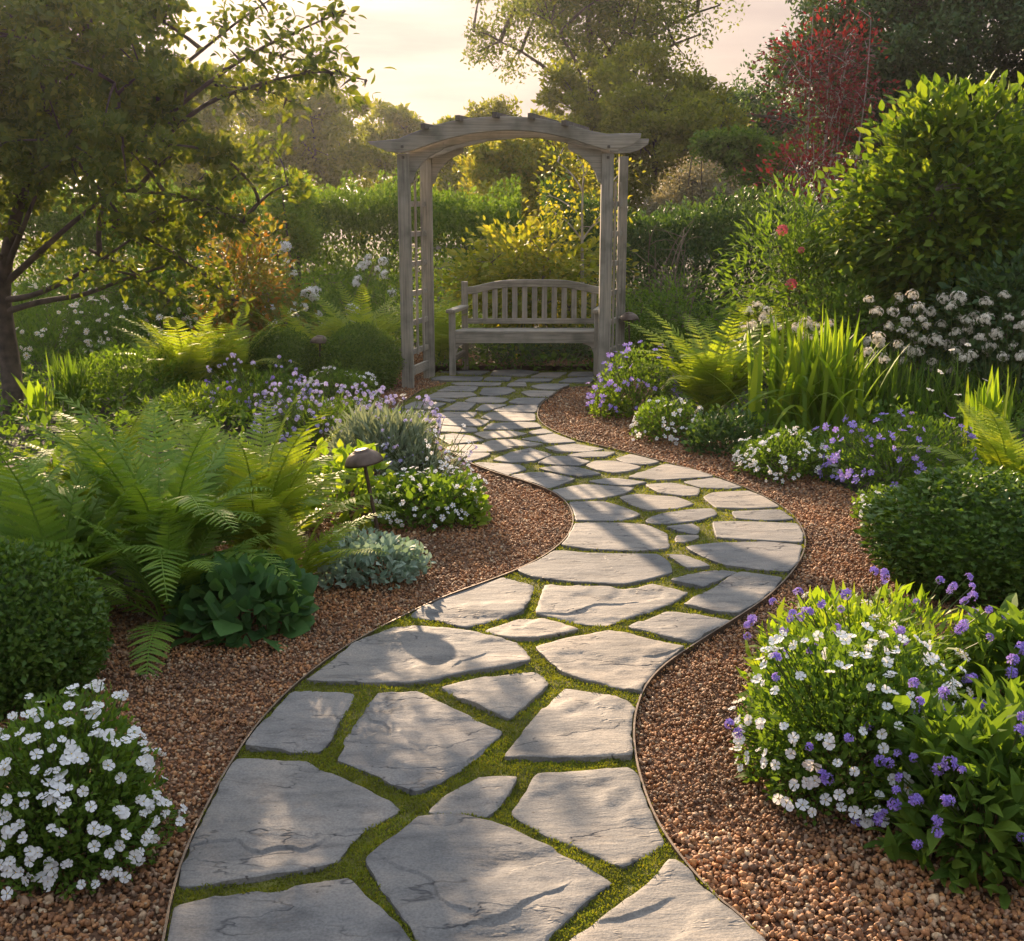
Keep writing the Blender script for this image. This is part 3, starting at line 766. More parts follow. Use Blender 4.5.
WOOD_OLD = plain('old_end_grain', (0.10, 0.085, 0.07), 0.9, noise_amt=0.4, nscale=20)
YF = G(409, 388).y + .06
YR = YF + .56
SK = .150                                                      # the arbor stands slightly askew: its back frame sits a little to one side
xl, xr = W(406.5, 300, YF).x, W(605, 300, YF).x
zt = W(406, 154, YF).z
arb = thing('garden_arbor', 'weathered grey wooden arbor with arched top over the bench', 'arbor', ((xl + xr) / 2 + SK / 2, (YF + YR) / 2, 0))
O = arb.location.copy()
def Lc(x, y, z): return (x - O.x, y - O.y, z - O.z)
PW = .104
for x, y, s in ((xl, YF, 0), (xr, YF, 0), (xl + SK, YR, .0), (xr + SK + .04, YR, .0)):
    pw = .080 if (y == YR and x > 0) else PW
    link('post', boxm('post', pw, PW, zt + .05, WOOD[2], .006, (0, 0, (zt + .05) / 2 - .05)), arb, Lc(x, y, 0))
top = [(369, 142), (384, 141), (399, 139.5), (412, 134), (430, 127.5), (450, 122), (470, 119), (490, 117.5), (509, 117), (530, 118), (550, 121), (572, 126.5), (592, 132), (606, 134.5), (622, 134), (640, 134)]
bot = [(639, 140), (630, 146), (620, 149), (604, 150), (590, 146), (572, 140), (550, 134.8), (530, 132), (509, 131), (490, 132), (470, 134.5), (450, 139), (430, 145), (414, 151), (402, 153), (388, 152), (372, 145)]
def archm(dx, grow=0.0):
    pts = [W(x, y, YF) for x, y in top + bot]
    return prism('arched_beam', [(p.x - O.x + dx, p.z) for p in pts], .055, WOOD[0])
link('arched_beam', archm(0), arb, (0, YF - PW / 2 - .029 - O.y, 0.0))
link('arched_beam', archm(SK), arb, (0, YR + PW / 2 + .029 - O.y, -.005))
# inner beams bolted on the inner face of the posts, as seen below the front arch
inner = [(405, 150), (420, 146), (440, 138), (470, 131), (500, 127.5), (530, 127.5), (560, 132.5), (585, 140.5), (606, 148), (606, 154), (585, 150), (560, 142.5), (530, 137.5), (500, 137.5), (470, 140.5), (440, 148), (424, 154), (405, 160)]
pts = [W(x, y, YF) for x, y in inner]
link('inner_arch', prism('inner_arch', [(p.x - O.x + SK * .25, p.z + .005) for p in pts], .045, WOOD[0]), arb, (0, YF + PW / 2 + .026 - O.y, 0))
link('inner_arch', prism('inner_arch', [(p.x - O.x + SK, p.z + .02) for p in pts], .045, WOOD[0]), arb, (0, YR - PW / 2 - .026 - O.y, 0))
def bracem(sgn):
    o_ = [(412.5, 150), (412.5, 184), (416, 182), (419, 172), (425, 163), (434, 155.5), (446, 149.5), (446, 142), (428, 147)]
    q = [W(x, y, YF) for x, y in o_]
    return prism('brace', [(sgn * (p.x - q[0].x), p.z - zt) for p in q], .045, WOOD[0], .003)
for x, y, s, dz in ((xl, YF, 1, 0), (xr, YF, -1, 0), (xl + SK, YR, 1, 0), (xr + SK, YR, -1, 0)):
    link('brace', bracem(s), arb, Lc(x + s * (PW / 2 + .002), y, zt))
for px, py in ((431, 126), (465, 118), (501, 115), (536, 116), (569, 123)):
    a = W(px, py, YF); ln = YR - YF + .44
    d = Vector((SK, YR - YF, 0)).normalized()
    o = link('rafter', boxm('rafter', .042, ln, .045, WOOD_OLD, .004), arb, Lc(a.x + SK / 2, (YF + YR) / 2, a.z - .012))
    o.rotation_euler = (0, 0, math.atan2(d.y, d.x) - math.pi / 2)
bolt = boxm('bolt', .024, .012, .024, WOOD_OLD, .0055)
for x_ in (xl, xr):
    for z_ in (zt - .03, zt + .055): link('bolt', bolt, arb, Lc(x_, YF - PW / 2 - (.060 if z_ > zt else .005), z_))
for x0 in (xl, xr):                                            # lattice sides between front and back post
    lat = empty('lattice_panel', Lc(x0, YF, 0)); lat.parent = arb
    d = Vector((SK + (.04 if x0 == xr else 0), YR - YF, 0)); an = math.atan2(d.y, d.x); ll = d.length - PW
    ms = []
    rail = boxm('rung', ll + .01, .03, .046, WOOD[0], .003)
    R = Matrix.Rotation(an, 4, 'Z')
    for z in (.30, .56, .82, 1.08, 1.34, 1.60):
        ms.append((rail, Matrix.Translation((d.x / 2, d.y / 2, z)) @ R))
    m1 = joinm('rung', ms, [WOOD[0]])
    link('lattice_rung', m1, lat)
    vs = []
    sl = boxm('slat', .024, .018, 1.52, WOOD[2], .003)
    for t in (.36, .64):
        vs.append((sl, Matrix.Translation((d.x * t, d.y * t, 1.03)) @ R @ Matrix.Translation((0, -.024, 0))))
    link('lattice_slat', joinm('slats', vs, [WOOD[2]]), lat)
    bt = boxm('board', ll + .01, .03, .085, WOOD[0], .004)
    link('bottom_rail', joinm('bottom_rail', [(bt, Matrix.Translation((d.x / 2, d.y / 2, .13)) @ R)], [WOOD[0]]), lat)

# bench
YB = G(452, 377).y + .03
YBR = YB + .50
bxl, bxr = W(452.3, 340, YB).x, W(597.3, 340, YB).x
SKB = .10
bench = thing('garden_bench', 'weathered grey slatted wooden bench with arched back under the arbor', 'bench', ((bxl + bxr) / 2, (YB + YBR) / 2, 0))
O2 = bench.location.copy()
def Lb(x, y, z): return (x - O2.x, y - O2.y, z - O2.z)
zs = W(500, 331, YB).z                                         # seat top
za = W(455, 309, YB).z                                         # arm top
for x in (bxl, bxr):
    link('leg', boxm('front_leg', .062, .062, za - .03, WOOD[2], .004, (0, 0, (za - .03) / 2 - .004)), bench, Lb(x, YB, 0))
for x in (bxl + SKB, bxr + SKB):
    hz = W(470, 281, YBR).z
    link('leg', boxm('rear_leg', .062, .055, hz, WOOD[2], .004, (0, 0, hz / 2 - .004)), bench, Lb(x, YBR, 0))
wd = bxr - bxl
sl = boxm('slat', wd + .02, .072, .022, WOOD[0], .004)
ms = [(sl, Matrix.Translation((SKB * t, .01 + (YBR - YB - .06) * t, -.004 * k))) for k, t in enumerate(np.linspace(0, 1, 6))]
link('seat', joinm('seat', ms, [WOOD[0]]), bench, Lb((bxl + bxr) / 2, YB, zs - .011))
link('apron', boxm('apron', wd - .062, .03, .088, WOOD[0], .004), bench, Lb((bxl + bxr) / 2, YB - .012, zs - .068))
link('rear_apron', boxm('rear_apron', wd - .062, .03, .07, WOOD[0], .004), bench, Lb((bxl + bxr) / 2 + SKB, YBR, zs - .07))
for x in (bxl, bxr):
    d = Vector((SKB, YBR - YB, 0))
    o = link('side_rail', boxm('side_rail', d.length - .06, .03, .07, WOOD[0], .004), bench, Lb(x + SKB / 2, (YB + YBR) / 2, zs - .07)); o.rotation_euler[2] = math.atan2(d.y, d.x)
    o = link('stretcher', boxm('stretcher', d.length - .06, .035, .05, WOOD[0], .004), bench, Lb(x + SKB / 2, (YB + YBR) / 2, .17)); o.rotation_euler[2] = math.atan2(d.y, d.x)
    o = link('armrest', boxm('armrest', d.length + .07, .085, .036, WOOD[0], .012), bench, Lb(x + SKB / 2 - .008, (YB + YBR) / 2 - .04, za - .018)); o.rotation_euler[2] = math.atan2(d.y, d.x)
    # curved bracket under the seat
    link('bracket', prism('bracket', [(0, 0), (.11 if x == bxl else -.11, 0), (.03 if x == bxl else -.03, -.035), (0, -.11)], .028, WOOD[0], .002), bench, Lb(x + (.031 if x == bxl else -.031), YB, zs - .112))
bx0, bx1 = bxl + SKB, bxr + SKB
def rail_z(t, k): # arched top rail
    s = 4 * t * (1 - t); s = s * s * (3 - 2 * s)
    return k + .072 * s
z0 = W(470, 293, YBR).z
up = [(bx0 + .028 + (wd - .056) * t - O2.x, rail_z(t, z0) + .06) for t in np.linspace(0, 1, 25)]
dn = [(bx0 + .028 + (wd - .056) * t - O2.x, rail_z(t, z0) - .012) for t in np.linspace(1, 0, 25)]
back = empty('backrest', Lb(O2.x, YBR, 0)); back.parent = bench
link('top_rail', prism('top_rail', up + dn, .042, WOOD[0], .004), back)
link('lower_rail', boxm('lower_rail', wd - .06, .036, .05, WOOD[0], .004), back, ((bx0 + bx1) / 2 - O2.x, 0, zs + .045))
vs = []
for k in range(13):
    t = (k + .75) / 13.5; h = rail_z(t, z0) - .008 - (zs + .068)
    vs.append((boxm('slat', .052, .016, h, WOOD[2], .003), Matrix.Translation((bx0 + .03 + (wd - .06) * t - O2.x, 0, zs + .068 + h / 2))))
link('slats', joinm('slats', vs, [WOOD[2]]), back)

# ------------------------------------------------------------------ path lamps: mushroom shades on stems
def lathe(name, prof, mat, n=40):
    b = Bag(); P = np.array(prof, float); a = np.arange(n) * 2 * np.pi / n
    V = np.stack([P[:, None, 0] * np.cos(a), P[:, None, 0] * np.sin(a), np.repeat(P[:, None, 1], n, 1)], -1).reshape(-1, 3); f = []
    for i in range(len(P) - 1):
        for j in range(n): f.append([i * n + j, i * n + (j + 1) % n, (i + 1) * n + (j + 1) % n, (i + 1) * n + j])
    b.add(V, f); return b.mesh(name, mat, True)
cap = lathe('lamp_shade', [(.001, .062), (.02, .062), (.034, .060), (.036, .054), (.05, .049), (.068, .038), (.082, .022), (.090, .004), (.092, -.004), (.090, -.006), (.086, -.002), (.075, .016), (.05, .034), (.02, .040), (.001, .040)], BRONZE)
neck = lathe('lamp_collar', [(.001, .042), (.013, .042), (.016, .03), (.016, .0), (.012, -.012), (.001, -.012)], BRONZE, 16)
def lamp(px, py, top_px, top_py, label, k=1.0, h=None):
    g = G(px, py); t = W(top_px, top_py, g.y) if h is None else Vector((g.x, g.y, h))
    o = thing('path_lamp', label, 'garden lamp', g, 'dome shaped path lamps in the beds')
    b = Bag(); b.tube([(0, 0, -.1), (0, 0, .0), tuple((t - g) * .5), tuple(t - g)], [.010 * k, .010 * k, .009 * k, .009 * k], 10)
    link('stem', b.mesh('stem', BRONZE, True), o)
    q = Vector((0, 0, 1)).rotation_difference((t - g).normalized()).to_euler()
    c = link('lamp_shade', cap, o, t - g, q, k); link('collar', neck, c)
lamp(382, 552, 364, 462, 'brown metal dome path lamp on a leaning stem above silvery leaves')
lamp(320, 388, 320, 342, 'small dome path lamp between the two clipped round bushes', .95)
lamp(374, 362, 376, 328, 'small dome path lamp half hidden behind a clipped round bush by the arbor', .9)
lamp(630, 380, 629, 319, 'small dome path lamp beside the arbor post near violet flowers', 1.0)
# ------------------------------------------------------------------ plant builders
def sph(r, n): return nrm(r.normal(size=(n, 3)))
def lump(D, seed, amp, fr=2.2):
    """uneven radius over directions D"""
    r = RNG(seed); s = np.zeros(len(D))
    for k in range(5):
        w_ = r.normal(size=3) * fr * (1 + .5 * k); s += np.sin(D @ w_ + r.uniform(0, 6)) / (1 + .6 * k)
    return 1 + amp * s / 1.8
TPL = {'leaf2': leaf2(.5), 'leaf4': leaf4(.5), 'wide': leaf8(.72), 'oval': leaf8(.56), 'heart': leaf8(.95, .12, .12), 'thin': leaf4(.26), 'needle': leaf2(.14), 'lance': leaf8(.38, .2)}
def scatter_leaves(b, r, C, cr, per, L, tpl, ctr, out=.7, up=.15, rnd=.7, flat=1.0, light=(0, -.25, .9), mi=0):
    n = len(C) * per; k = np.repeat(np.arange(len(C)), per)
    P = C[k] + np.clip(r.normal(size=(n, 3)), -1.9, 1.9) * np.asarray(cr) * np.array([1, 1, flat])
    d = nrm(P - ctr) * out + nrm(P - C[k]) * .45 + sph(r, n) * rnd + np.array([0, 0, up])
    nn = np.asarray(light) + sph(r, n) * .75 + nrm(P - ctr) * .4
    T, Fc = TPL[tpl]
    b.rep(T, Fc, frames(d, nn), P, L * np.exp(r.normal(0, .25, n)), mi)
def ball_leaves(b, r, C, cr, per, L, tpl, flat=.7, up=.1):
    n = len(C) * per; k = np.repeat(np.arange(len(C)), per); D = sph(r, n)
    rr = cr * np.exp(r.normal(0, .3, len(C)))[k]
    P = C[k] + D * (rr * r.uniform(0.05, 1, n) ** .45 * lump(D, 3, .22, 3))[:, None] * np.array([1, 1, flat])
    d = D * .55 + sph(r, n) * .8 + np.array([0, 0, up]); nn = D * .9 + sph(r, n) * .7 + np.array([0, -.1, .5])
    T, Fc = TPL[tpl]; b.rep(T, Fc, frames(d, nn), P, L * np.exp(r.normal(0, .25, n)))
def lobed(r, n, ctr, rad, nl=9):
    D = nrm(sph(r, nl) + np.array([0, 0, .25])); lc = D * r.uniform(.38, .72, (nl, 1)); lr = r.uniform(.26, .46, nl)
    lc = np.vstack([lc, [[0, 0, .1]]]); lr = np.append(lr, .5)
    k = r.choice(nl + 1, n, p=lr ** 2 / (lr ** 2).sum()); d = nrm(sph(r, n) + np.array([0, 0, .35]))
    return np.asarray(ctr) + (lc[k] + d * (lr[k] * r.uniform(.55, 1.05, n) ** .6)[:, None]) * np.asarray(rad)
def clusters(r, n, ctr, rad, seed, inner=.45, amp=.25, zcut=-1.0):
    D = sph(r, n * 3); D = D[D[:, 2] > zcut][:n]
    q = r.uniform(inner ** 2.2, 1, len(D)) ** (1 / 2.2) * lump(D, seed, amp)
    return ctr + D * q[:, None] * np.asarray(rad)
def bend(a, b_, r, sag=.12, k=6):
    t = np.linspace(0, 1, k)[:, None]; a, b_ = np.asarray(a, float), np.asarray(b_, float); ln = np.linalg.norm(b_ - a)
    o = r.normal(0, sag * .5, 3) * ln; o[2] += sag * ln
    return a + (b_ - a) * t + o * (t * (1 - t)) * 2
def woody(name, label, cat, base, ctr, rad, ncl, per, L, mat, seed, tr=.08, group=None, nstem=1, tpl='leaf4', cr=.3, bark=None, inner=.45, amp=.28, limbs=14, zcut=-1.0, up=.1, flat=.8, extra=None, lean=(0, 0), out=.7, twigs=True, ball=False, nl=9, lines=(), keep=None):
    """a tree or shrub: root with trunk and crown. ctr, rad relative to base"""
    r = RNG(seed); ctr = np.asarray(ctr, float); rad = np.asarray(rad, float)
    root = thing(name, label, cat, base, group)
    C = lobed(r, ncl, ctr, rad, nl) if ball else clusters(r, ncl, ctr, rad, seed + 1, inner, amp, zcut)
    if keep is not None: C = C[keep(C)]
    C = C[C[:, 2] > .06]; C0 = C
    if extra is not None: C = np.vstack([C, extra])
    b = Bag()
    zb = ctr[2] - rad[2] * .75
    tops = []
    nstem_ = nstem or 1
    for s in range(nstem):
        a0 = np.array([r.normal(0, .05) * (nstem > 1) * 2, r.normal(0, .05) * (nstem > 1) * 2, -.1])
        tp = ctr + np.array([lean[0], lean[1], rad[2] * .45]) + (r.normal(0, .35, 3) * rad if nstem > 1 else r.normal(0, .08, 3) * rad)
        P = bend(a0, tp, r, .05, 9); b.tube(P, np.linspace(tr, tr * .22, 9), 8); tops.append(P)
    lim = C0[r.permutation(len(C0))[:limbs]]
    nodes = [p for P in tops for p in P[3:]]
    for ln_, r0 in lines:
        b.tube(ln_, np.linspace(r0, r0 * .2, len(ln_)), 6); nodes += list(np.asarray(ln_)[1:])
    for c in lim:
        if lines and c[2] < 1.5: continue
        cand = [p for p in nodes if p[2] < c[2] + .15 * rad[2]] or nodes
        a = min(cand, key=lambda p: np.linalg.norm(p - c) + 3.5 * max(0, p[2] - (c[2] - .6 * math.hypot(p[0] - c[0], p[1] - c[1]))))
        P = bend(a, c, r, .1, 6); q = np.linalg.norm(c - a)
        rr = min(tr * .42, .010 + .018 * q * tr / .1); b.tube(P, np.linspace(rr, rr * .25, 6), 6); nodes += list(P[2:])
    if twigs:
        N = np.array(nodes)
        for c in C:
            a = N[np.argmin(np.linalg.norm(N - c, axis=1))]
            b.tube(bend(a, c, r, .08, 4), np.linspace(tr * .09 + .003, .002, 4), 4)
    link('trunk' if nstem < 2 else 'stems', b.mesh('trunk', bark or BARK, True), root)
    cb = Bag()
    if ball: ball_leaves(cb, r, C0, cr, per, L, tpl, flat, up)
    else: scatter_leaves(cb, r, C0, cr, per, L, tpl, ctr, up=up, flat=flat, out=out)
    if extra is not None: scatter_leaves(cb, r, np.asarray(extra), .06, 16, L * 1.15, tpl, ctr, up=-.1, out=.4)
    link('crown', cb.mesh('crown', LM[mat]), root)
    return root

def ball_mesh(seed, n, L, mat, am=.045):
    r = RNG(seed); b = Bag(); D = sph(r, n); D = D[D[:, 2] > -.75]
    q = lump(D, seed, am, 4.5) * r.uniform(.80, 1.06, len(D))
    P = D * q[:, None]; P[:, 2] = (P[:, 2] + .72) / 1.72 * 2 * .93
    d = D * .7 + sph(r, len(D)) * .8 + np.array([0, 0, .35]); T, Fc = leaf4(.58, .15, .1)
    b.rep(T, Fc, frames(d, D + sph(r, len(D)) * .8), P, L * np.exp(r.normal(0, .2, len(D))))
    for k in range(90):                                        # stray shoots past the clipped outline
        e = sph(r, 1)[0]; e[2] = abs(e[2]) * 1.1 - .1; e /= np.linalg.norm(e); q0 = lump(e[None], seed, am, 4.5)[0]; m_ = 6
        Q = e * (q0 * np.linspace(.98, 1.0 + r.uniform(.05, .15), m_))[:, None]; Q[:, 2] = (Q[:, 2] + .72) / 1.72 * 2 * .93
        b.rep(T, Fc, frames(e * .8 + sph(r, m_) * .7 + np.array([0, 0, .4]), sph(r, m_) + e), Q, L * np.exp(r.normal(0, .2, m_)))
    V, Fi = ico(3); q = lump(V, seed, am, 4.5) * .80; V = V * q[:, None]; V[:, 2] = np.maximum(0.0, (V[:, 2] + .72) / 1.72 * 2 * .93); b.add(V, Fi)
    return b.mesh('foliage', LM[mat])
def footing(cx, fy, rpx, dr=.85):
    g = G(cx, fy); r = rpx / S(fy); y = g.y + dr * r; k = y / g.y
    return Vector((g.x * k, y, 0)), r * k
def ball(me, label, cx, fy, rpx, ty, cat='clipped bush', group=None, rz=0):
    p, r = footing(cx, fy, rpx); h = Z(p.y, ty)
    o = thing('boxwood_ball', label, cat, p, group)
    link('foliage', me, o, rot=(0, 0, rz), scale=(r, r, h / 1.9))
    b = Bag(); b.tube([(0, 0, -.05), (.01, 0, h * .25), (0, .01, h * .5)], [.02, .018, .01], 7); link('trunk', b.mesh('trunk', BARK), o)

# ferns
def frond_mesh(seed, mat, np_=26, teeth=8, a0=.25, a1=1.75, lat=.0):
    r = RNG(seed); b = Bag(); t = np.linspace(0, 1, 40)
    ang = a0 + (a1 - a0) * t ** 1.35
    s = np.concatenate([[0], np.cumsum(np.diff(t))]); dx = np.sin(ang); dz = np.cos(ang)
    X = np.concatenate([[0], np.cumsum((dx[1:] + dx[:-1]) / 2 * np.diff(t))]); Zz = np.concatenate([[0], np.cumsum((dz[1:] + dz[:-1]) / 2 * np.diff(t))])
    Y = lat * t ** 2
    P = np.stack([X, Y, Zz], -1); b.tube(P, np.linspace(.0075, .0015, 40), 5)
    tg = nrm(np.gradient(P, axis=0))
    for k in range(np_):
        u = .13 + .86 * (k / (np_ - 1)) ** .92
        ln = .205 * min(1, (u - .02) / .30) ** .8 * (1 - u) ** .66 * .98 + .006
        i = u * 39; i0 = int(min(38, i)); c = P[i0] + (P[i0 + 1] - P[i0]) * (i - i0); T = tg[i0]
        side = np.array([0, 1, 0]); up = np.cross(T, side); up = up / np.linalg.norm(up)
        if up[2] < 0: up = -up
        for sg in (-1, 1):
            d = nrm(side * sg * .93 + T * (.38 + .1 * r.normal()) + up * r.normal(0, .07)); w_ = nrm(np.cross(up, d)); nu = np.cross(d, w_)
            m = teeth; tt = np.linspace(0, 1, m + 1)
            droop = -.16 * tt ** 2
            sp = c + (d[None] * tt[:, None] + up[None] * droop[:, None] + T[None] * (.12 * tt ** 2)[:, None]) * ln
            V = list(sp); Fc = []
            hw = .088 * ln * np.minimum(1, (1 - tt[:-1]) * 1.8 + .08) * np.where(tt[:-1] < .05, .8, 1) + .0012
            for j in range(m):
                for s2 in (-1, 1):
                    V.append(sp[j] * .8 + sp[j + 1] * .2 + w_ * s2 * hw[j] * .9 - up * hw[j] * .12); V.append(sp[j] * .12 + sp[j + 1] * .88 + w_ * s2 * hw[j] + d * .2 * hw[j] - up * hw[j] * .15); e = len(V)
                    Fc.append([j, j + 1, e - 1, e - 2] if s2 * sg > 0 else [j + 1, j, e - 2, e - 1])
            b.add(V, Fc)
    return b.mesh('frond', LM[mat])
FROND = {m: [frond_mesh(40 + i + 10 * q, m, 30, 8, a0, a1, la) for i, (a0, a1, la) in enumerate([(.12, 1.15, .08), (.25, 1.75, -.1), (.2, 1.45, .15), (.4, 2.0, .05), (.06, .85, -.06)])] for q, m in enumerate(('fern', 'fernb'))}
FROND_FAR = {m: [frond_mesh(70 + i + 10 * q, m, 26, 6, a0, a1, la) for i, (a0, a1, la) in enumerate([(.1, 1.1, .08), (.25, 1.7, -.1), (.15, 1.4, .12)])] for q, m in enumerate(('fern', 'fernb'))}
def fern(label, px, py, ty, n, mat, seed, far=False, spread=1.0, group='ferns of the beds', ln=None):
    r = RNG(seed); g = G(px, py); h = Z(g.y, ty); o = thing('fern', label, 'fern', g, group)
    lib = (FROND_FAR if far else FROND)[mat]
    for k in range(n):
        a = k * 2.39996 + r.normal(0, .25); s = (ln or h * 1.22) * r.uniform(.72, 1.08); f = k / n
        tilt = (f * .62 - .14) * spread + r.normal(0, .06)
        link('frond', lib[r.integers(len(lib))], o, (.03 * math.cos(a), .03 * math.sin(a), 0), Matrix.Rotation(a, 3, 'Z').to_4x4().to_euler() if False else (Matrix.Rotation(a, 3, 'Z') @ Matrix.Rotation(tilt, 3, 'Y')).to_euler(), s)
    b = Bag(); V, Fi = ico(1); b.add(V * np.array([.05, .05, .035]), Fi); link('rootstock', b.mesh('rootstock', BARK), o)
    return o

# flowers (facing +z, diameter about 1)
def petals(seed, n, w_, cup, mats, eye=.11, notch=.0):
    r = RNG(seed); b = Bag()
    for k in range(n):
        a = k * 2 * np.pi / n + r.normal(0, .06); R = np.array(Matrix.Rotation(a, 3, 'Z')); s = r.uniform(.9, 1.08)
        T = np.array([[.04, 0, 0], [.2, -w_ * .5, cup * .25], [.2, w_ * .5, cup * .25], [.40, -w_ * .78, cup * .6], [.44, 0, cup * .55], [.40, w_ * .78, cup * .6], [.52 - notch, -w_ * .33, cup * .8 - .05], [.52 - notch, w_ * .33, cup * .8 - .05]]) * s
        T[:, 2] += r.normal(0, .045, len(T)); T[:, 1] *= r.uniform(.85, 1.15)
        b.add(T @ R.T, [[0, 1, 2], [1, 3, 4], [1, 4, 2], [2, 4, 5], [3, 6, 4], [4, 7, 5], [4, 6, 7]])
    if eye:
        q = np.arange(7) * 2 * np.pi / 7; V = np.vstack([[0, 0, eye * .7], np.column_stack([np.cos(q) * eye, np.sin(q) * eye, np.full(7, .03)])]); b.add(V, [[0, 1 + i, 1 + (i + 1) % 7] for i in range(7)], 1)
    return b.mesh('flower', mats)
def head(seed, nf, fs, rad, mats, zsq=1.0, low=-.2, n=5, stalk=False):
    """a rounded head of small florets"""
    r = RNG(seed); b = Bag(); D = sph(r, nf * 3); D = D[D[:, 2] > low][:nf]; P = D * np.array([1, 1, zsq]) * rad * r.uniform(.35 if stalk else .8, 1.05, (len(D), 1))
    T = [[0, 0, 0]]; Fc = []
    for k in range(n):
        a = k * 2 * np.pi / n
        for da, rr in ((-.38, .38), (0, .52), (.38, .38)): T.append([math.cos(a + da) * rr, math.sin(a + da) * rr, .08 if da == 0 else .1])
        i = 1 + 3 * k; Fc += [[0, i, i + 1], [0, i + 1, i + 2]]
    d = sph(r, len(D)); b.rep(T, Fc, np.stack([*[frames(np.cross(D + .01, d), D)[:, :, i] for i in range(3)]], -1), P, fs * r.uniform(.8, 1.2, len(P)))
    if stalk:
        for p in P: b.tube([(0, 0, -rad * .9), tuple(p * .95)], [.012, .008], 3, 1)
    return b.mesh('flower', mats)
FL = {
 'white': [petals(i, 5, .275, .14, [P_WHITE, YEL], .055, .05) for i in range(4)],
 'smallwhite': [petals(10 + i, 5, .24, .08, [P_WHITE, YEL], .10) for i in range(3)],
 'daisy': [petals(20 + i, 9, .13, .04, [P_CREAM, YEL], .14) for i in range(3)],
 'violet': [head(30 + i, 11, .56, .30, [P_VIOLET]) for i in range(4)],
 'spire': [head(35 + i, 22, .46, .30, [P_VIOLET], 2.1, -1.1) for i in range(2)],
 'lilac': [head(40 + i, 9, .5, .3, [P_LILAC]) for i in range(3)],
 'blue': [head(45 + i, 8, .55, .28, [P_BLUE]) for i in range(2)],
 'bluebell': [petals(48 + i, 5, .25, .2, [P_VIOLET, P_WHITE], .07) for i in range(3)],
 'umbel': [head(50 + i, 52, .21, .48, [P_CREAM, STEM], .85, -.35, 5, True) for i in range(4)],
 'pink': [head(60 + i, 14, .6, .34, [P_PINK]) for i in range(2)],
 'creamhead': [head(65 + i, 22, .32, .42, [P_WHITE, STEM], .9, -.3, 5, True) for i in range(2)],
 'creamblossom': [petals(68 + i, 5, .28, .14, [P_CREAM, YEL], .12) for i in range(2)],
}
_arr = {}
def mesh_arrays(me):
    if me.name not in _arr:
        V = np.zeros(len(me.vertices) * 3); me.vertices.foreach_get('co', V)
        _arr[me.name] = (V.reshape(-1, 3), [(i, np.array([p.vertices[:] for p in me.polygons if p.material_index == i and len(p.vertices) == 3])) for i in range(len(me.materials))])
    return _arr[me.name]
def look_rot(d, r):
    q = Vector((0, 0, 1)).rotation_difference(Vector(d).normalized())
    return (q.to_matrix() @ Matrix.Rotation(r.uniform(0, 6.28), 3, 'Z')).to_euler()
def mound(name, label, cat, cx, fy, rpx, ty, leaf, flowers=(), seed=0, group=None, dr=.85, shape=2.0, stemcol=None, ncl=None, py_flat=1.0, front=.45):
    """a rounded clump: leaf = (material, template, length, count); flowers = [(kind, count, size, lift, spread)]"""
    r = RNG(seed); p, R = footing(cx, fy, rpx, dr); h = max(.06, Z(p.y + .5 * R, ty))
    o = thing(name, label, cat, p, group)
    mat, tpl, Ln, cnt = leaf
    b = Bag(); D = sph(r, int(cnt * 2.4)); D = D[D[:, 2] > -.02][:cnt]
    sq = lambda A: A / ((np.abs(A) ** 3).sum(1, keepdims=True)) ** (1 / 3)
    q = r.uniform(.12, 1, len(D)) ** (1 / 2.6) * lump(D, seed + 3, .16, 3.0)
    lift = max((f[3] for f in flowers), default=0)
    hh = max(.04, h - lift * .75)
    P = sq(D) * q[:, None] * np.array([R, R, hh]) + np.array([0, 0, .015]); d = D * np.array([1, 1, .8]) * .6 + sph(r, len(D)) * .6 + np.array([0, 0, .45])
    T, Fc = TPL[tpl]; b.rep(T, Fc, frames(d, sph(r, len(D)) * .6 + D * .6 + np.array([0, 0, .7])), P, Ln * np.exp(r.normal(0, .25, len(D))))
    link('foliage', b.mesh('foliage', LM[mat]), o)
    sb = Bag()
    for k in range(14):
        e = D[k] * np.array([R, R, hh]) * .8; sb.tube(bend((0, 0, -.02), e, r, .06, 4), [.004, .0035, .003, .002], 4)
    nfl = 0; spare = {}
    for kind, n, size, up, sp in flowers:
        F_ = sph(r, n * 14); F_ = F_[(F_[:, 2] > .05)]; F_ = F_[r.uniform(size=len(F_)) < 1 - .7 * F_[:, 2] ** 2]; keep = (F_[:, 1] < front * .6) | (r.uniform(size=len(F_)) < .10); F_ = F_[keep][:n]; nk = max(3, int(n * .66)); F_ = np.where((np.arange(len(F_)) >= nk)[:, None], nrm(F_[np.arange(len(F_)) % nk] + r.normal(0, .12, F_.shape)), F_); F_[:, 2] = np.abs(F_[:, 2])
        for d0 in F_:
            e = sq(d0[None])[0] * np.array([R, R, hh]) * lump(d0[None], seed + 3, .16, 3.0)[0] * sp; u = up * r.uniform(.45, 1.15)
            tip = e + d0 * u * .35 + np.array([0, 0, u * .8]) + d0 * size * .2
            if up > .015: sb.tube(bend(e * .3, tip, r, .05, 5), [.0022, .002, .002, .0018, .0015], 4)
            s = size * math.exp(r.normal(0, .17)); dd = d0 * .8 + np.array([0, -.25, .5]) + r.normal(0, .5, 3)
            fm = FL[kind][r.integers(len(FL[kind]))]; e_ = look_rot(dd, r); nfl += 1
            if nfl <= 100: link('flower', fm, o, tip, e_, s)
            else:
                V_, fs = mesh_arrays(fm); bb_ = spare.setdefault(kind, Bag()); V_ = V_ @ np.array(e_.to_matrix()).T * s + np.array(tip)
                for mi_, f_ in fs:
                    if len(f_): bb_.add(V_, f_, mi_)
    for kind, bb_ in spare.items(): tag(link('blossom', bb_.mesh('blossom', list(FL[kind][0].materials)), o), kind='stuff')
    link('stems', sb.mesh('stems', STEM), o)
    return o
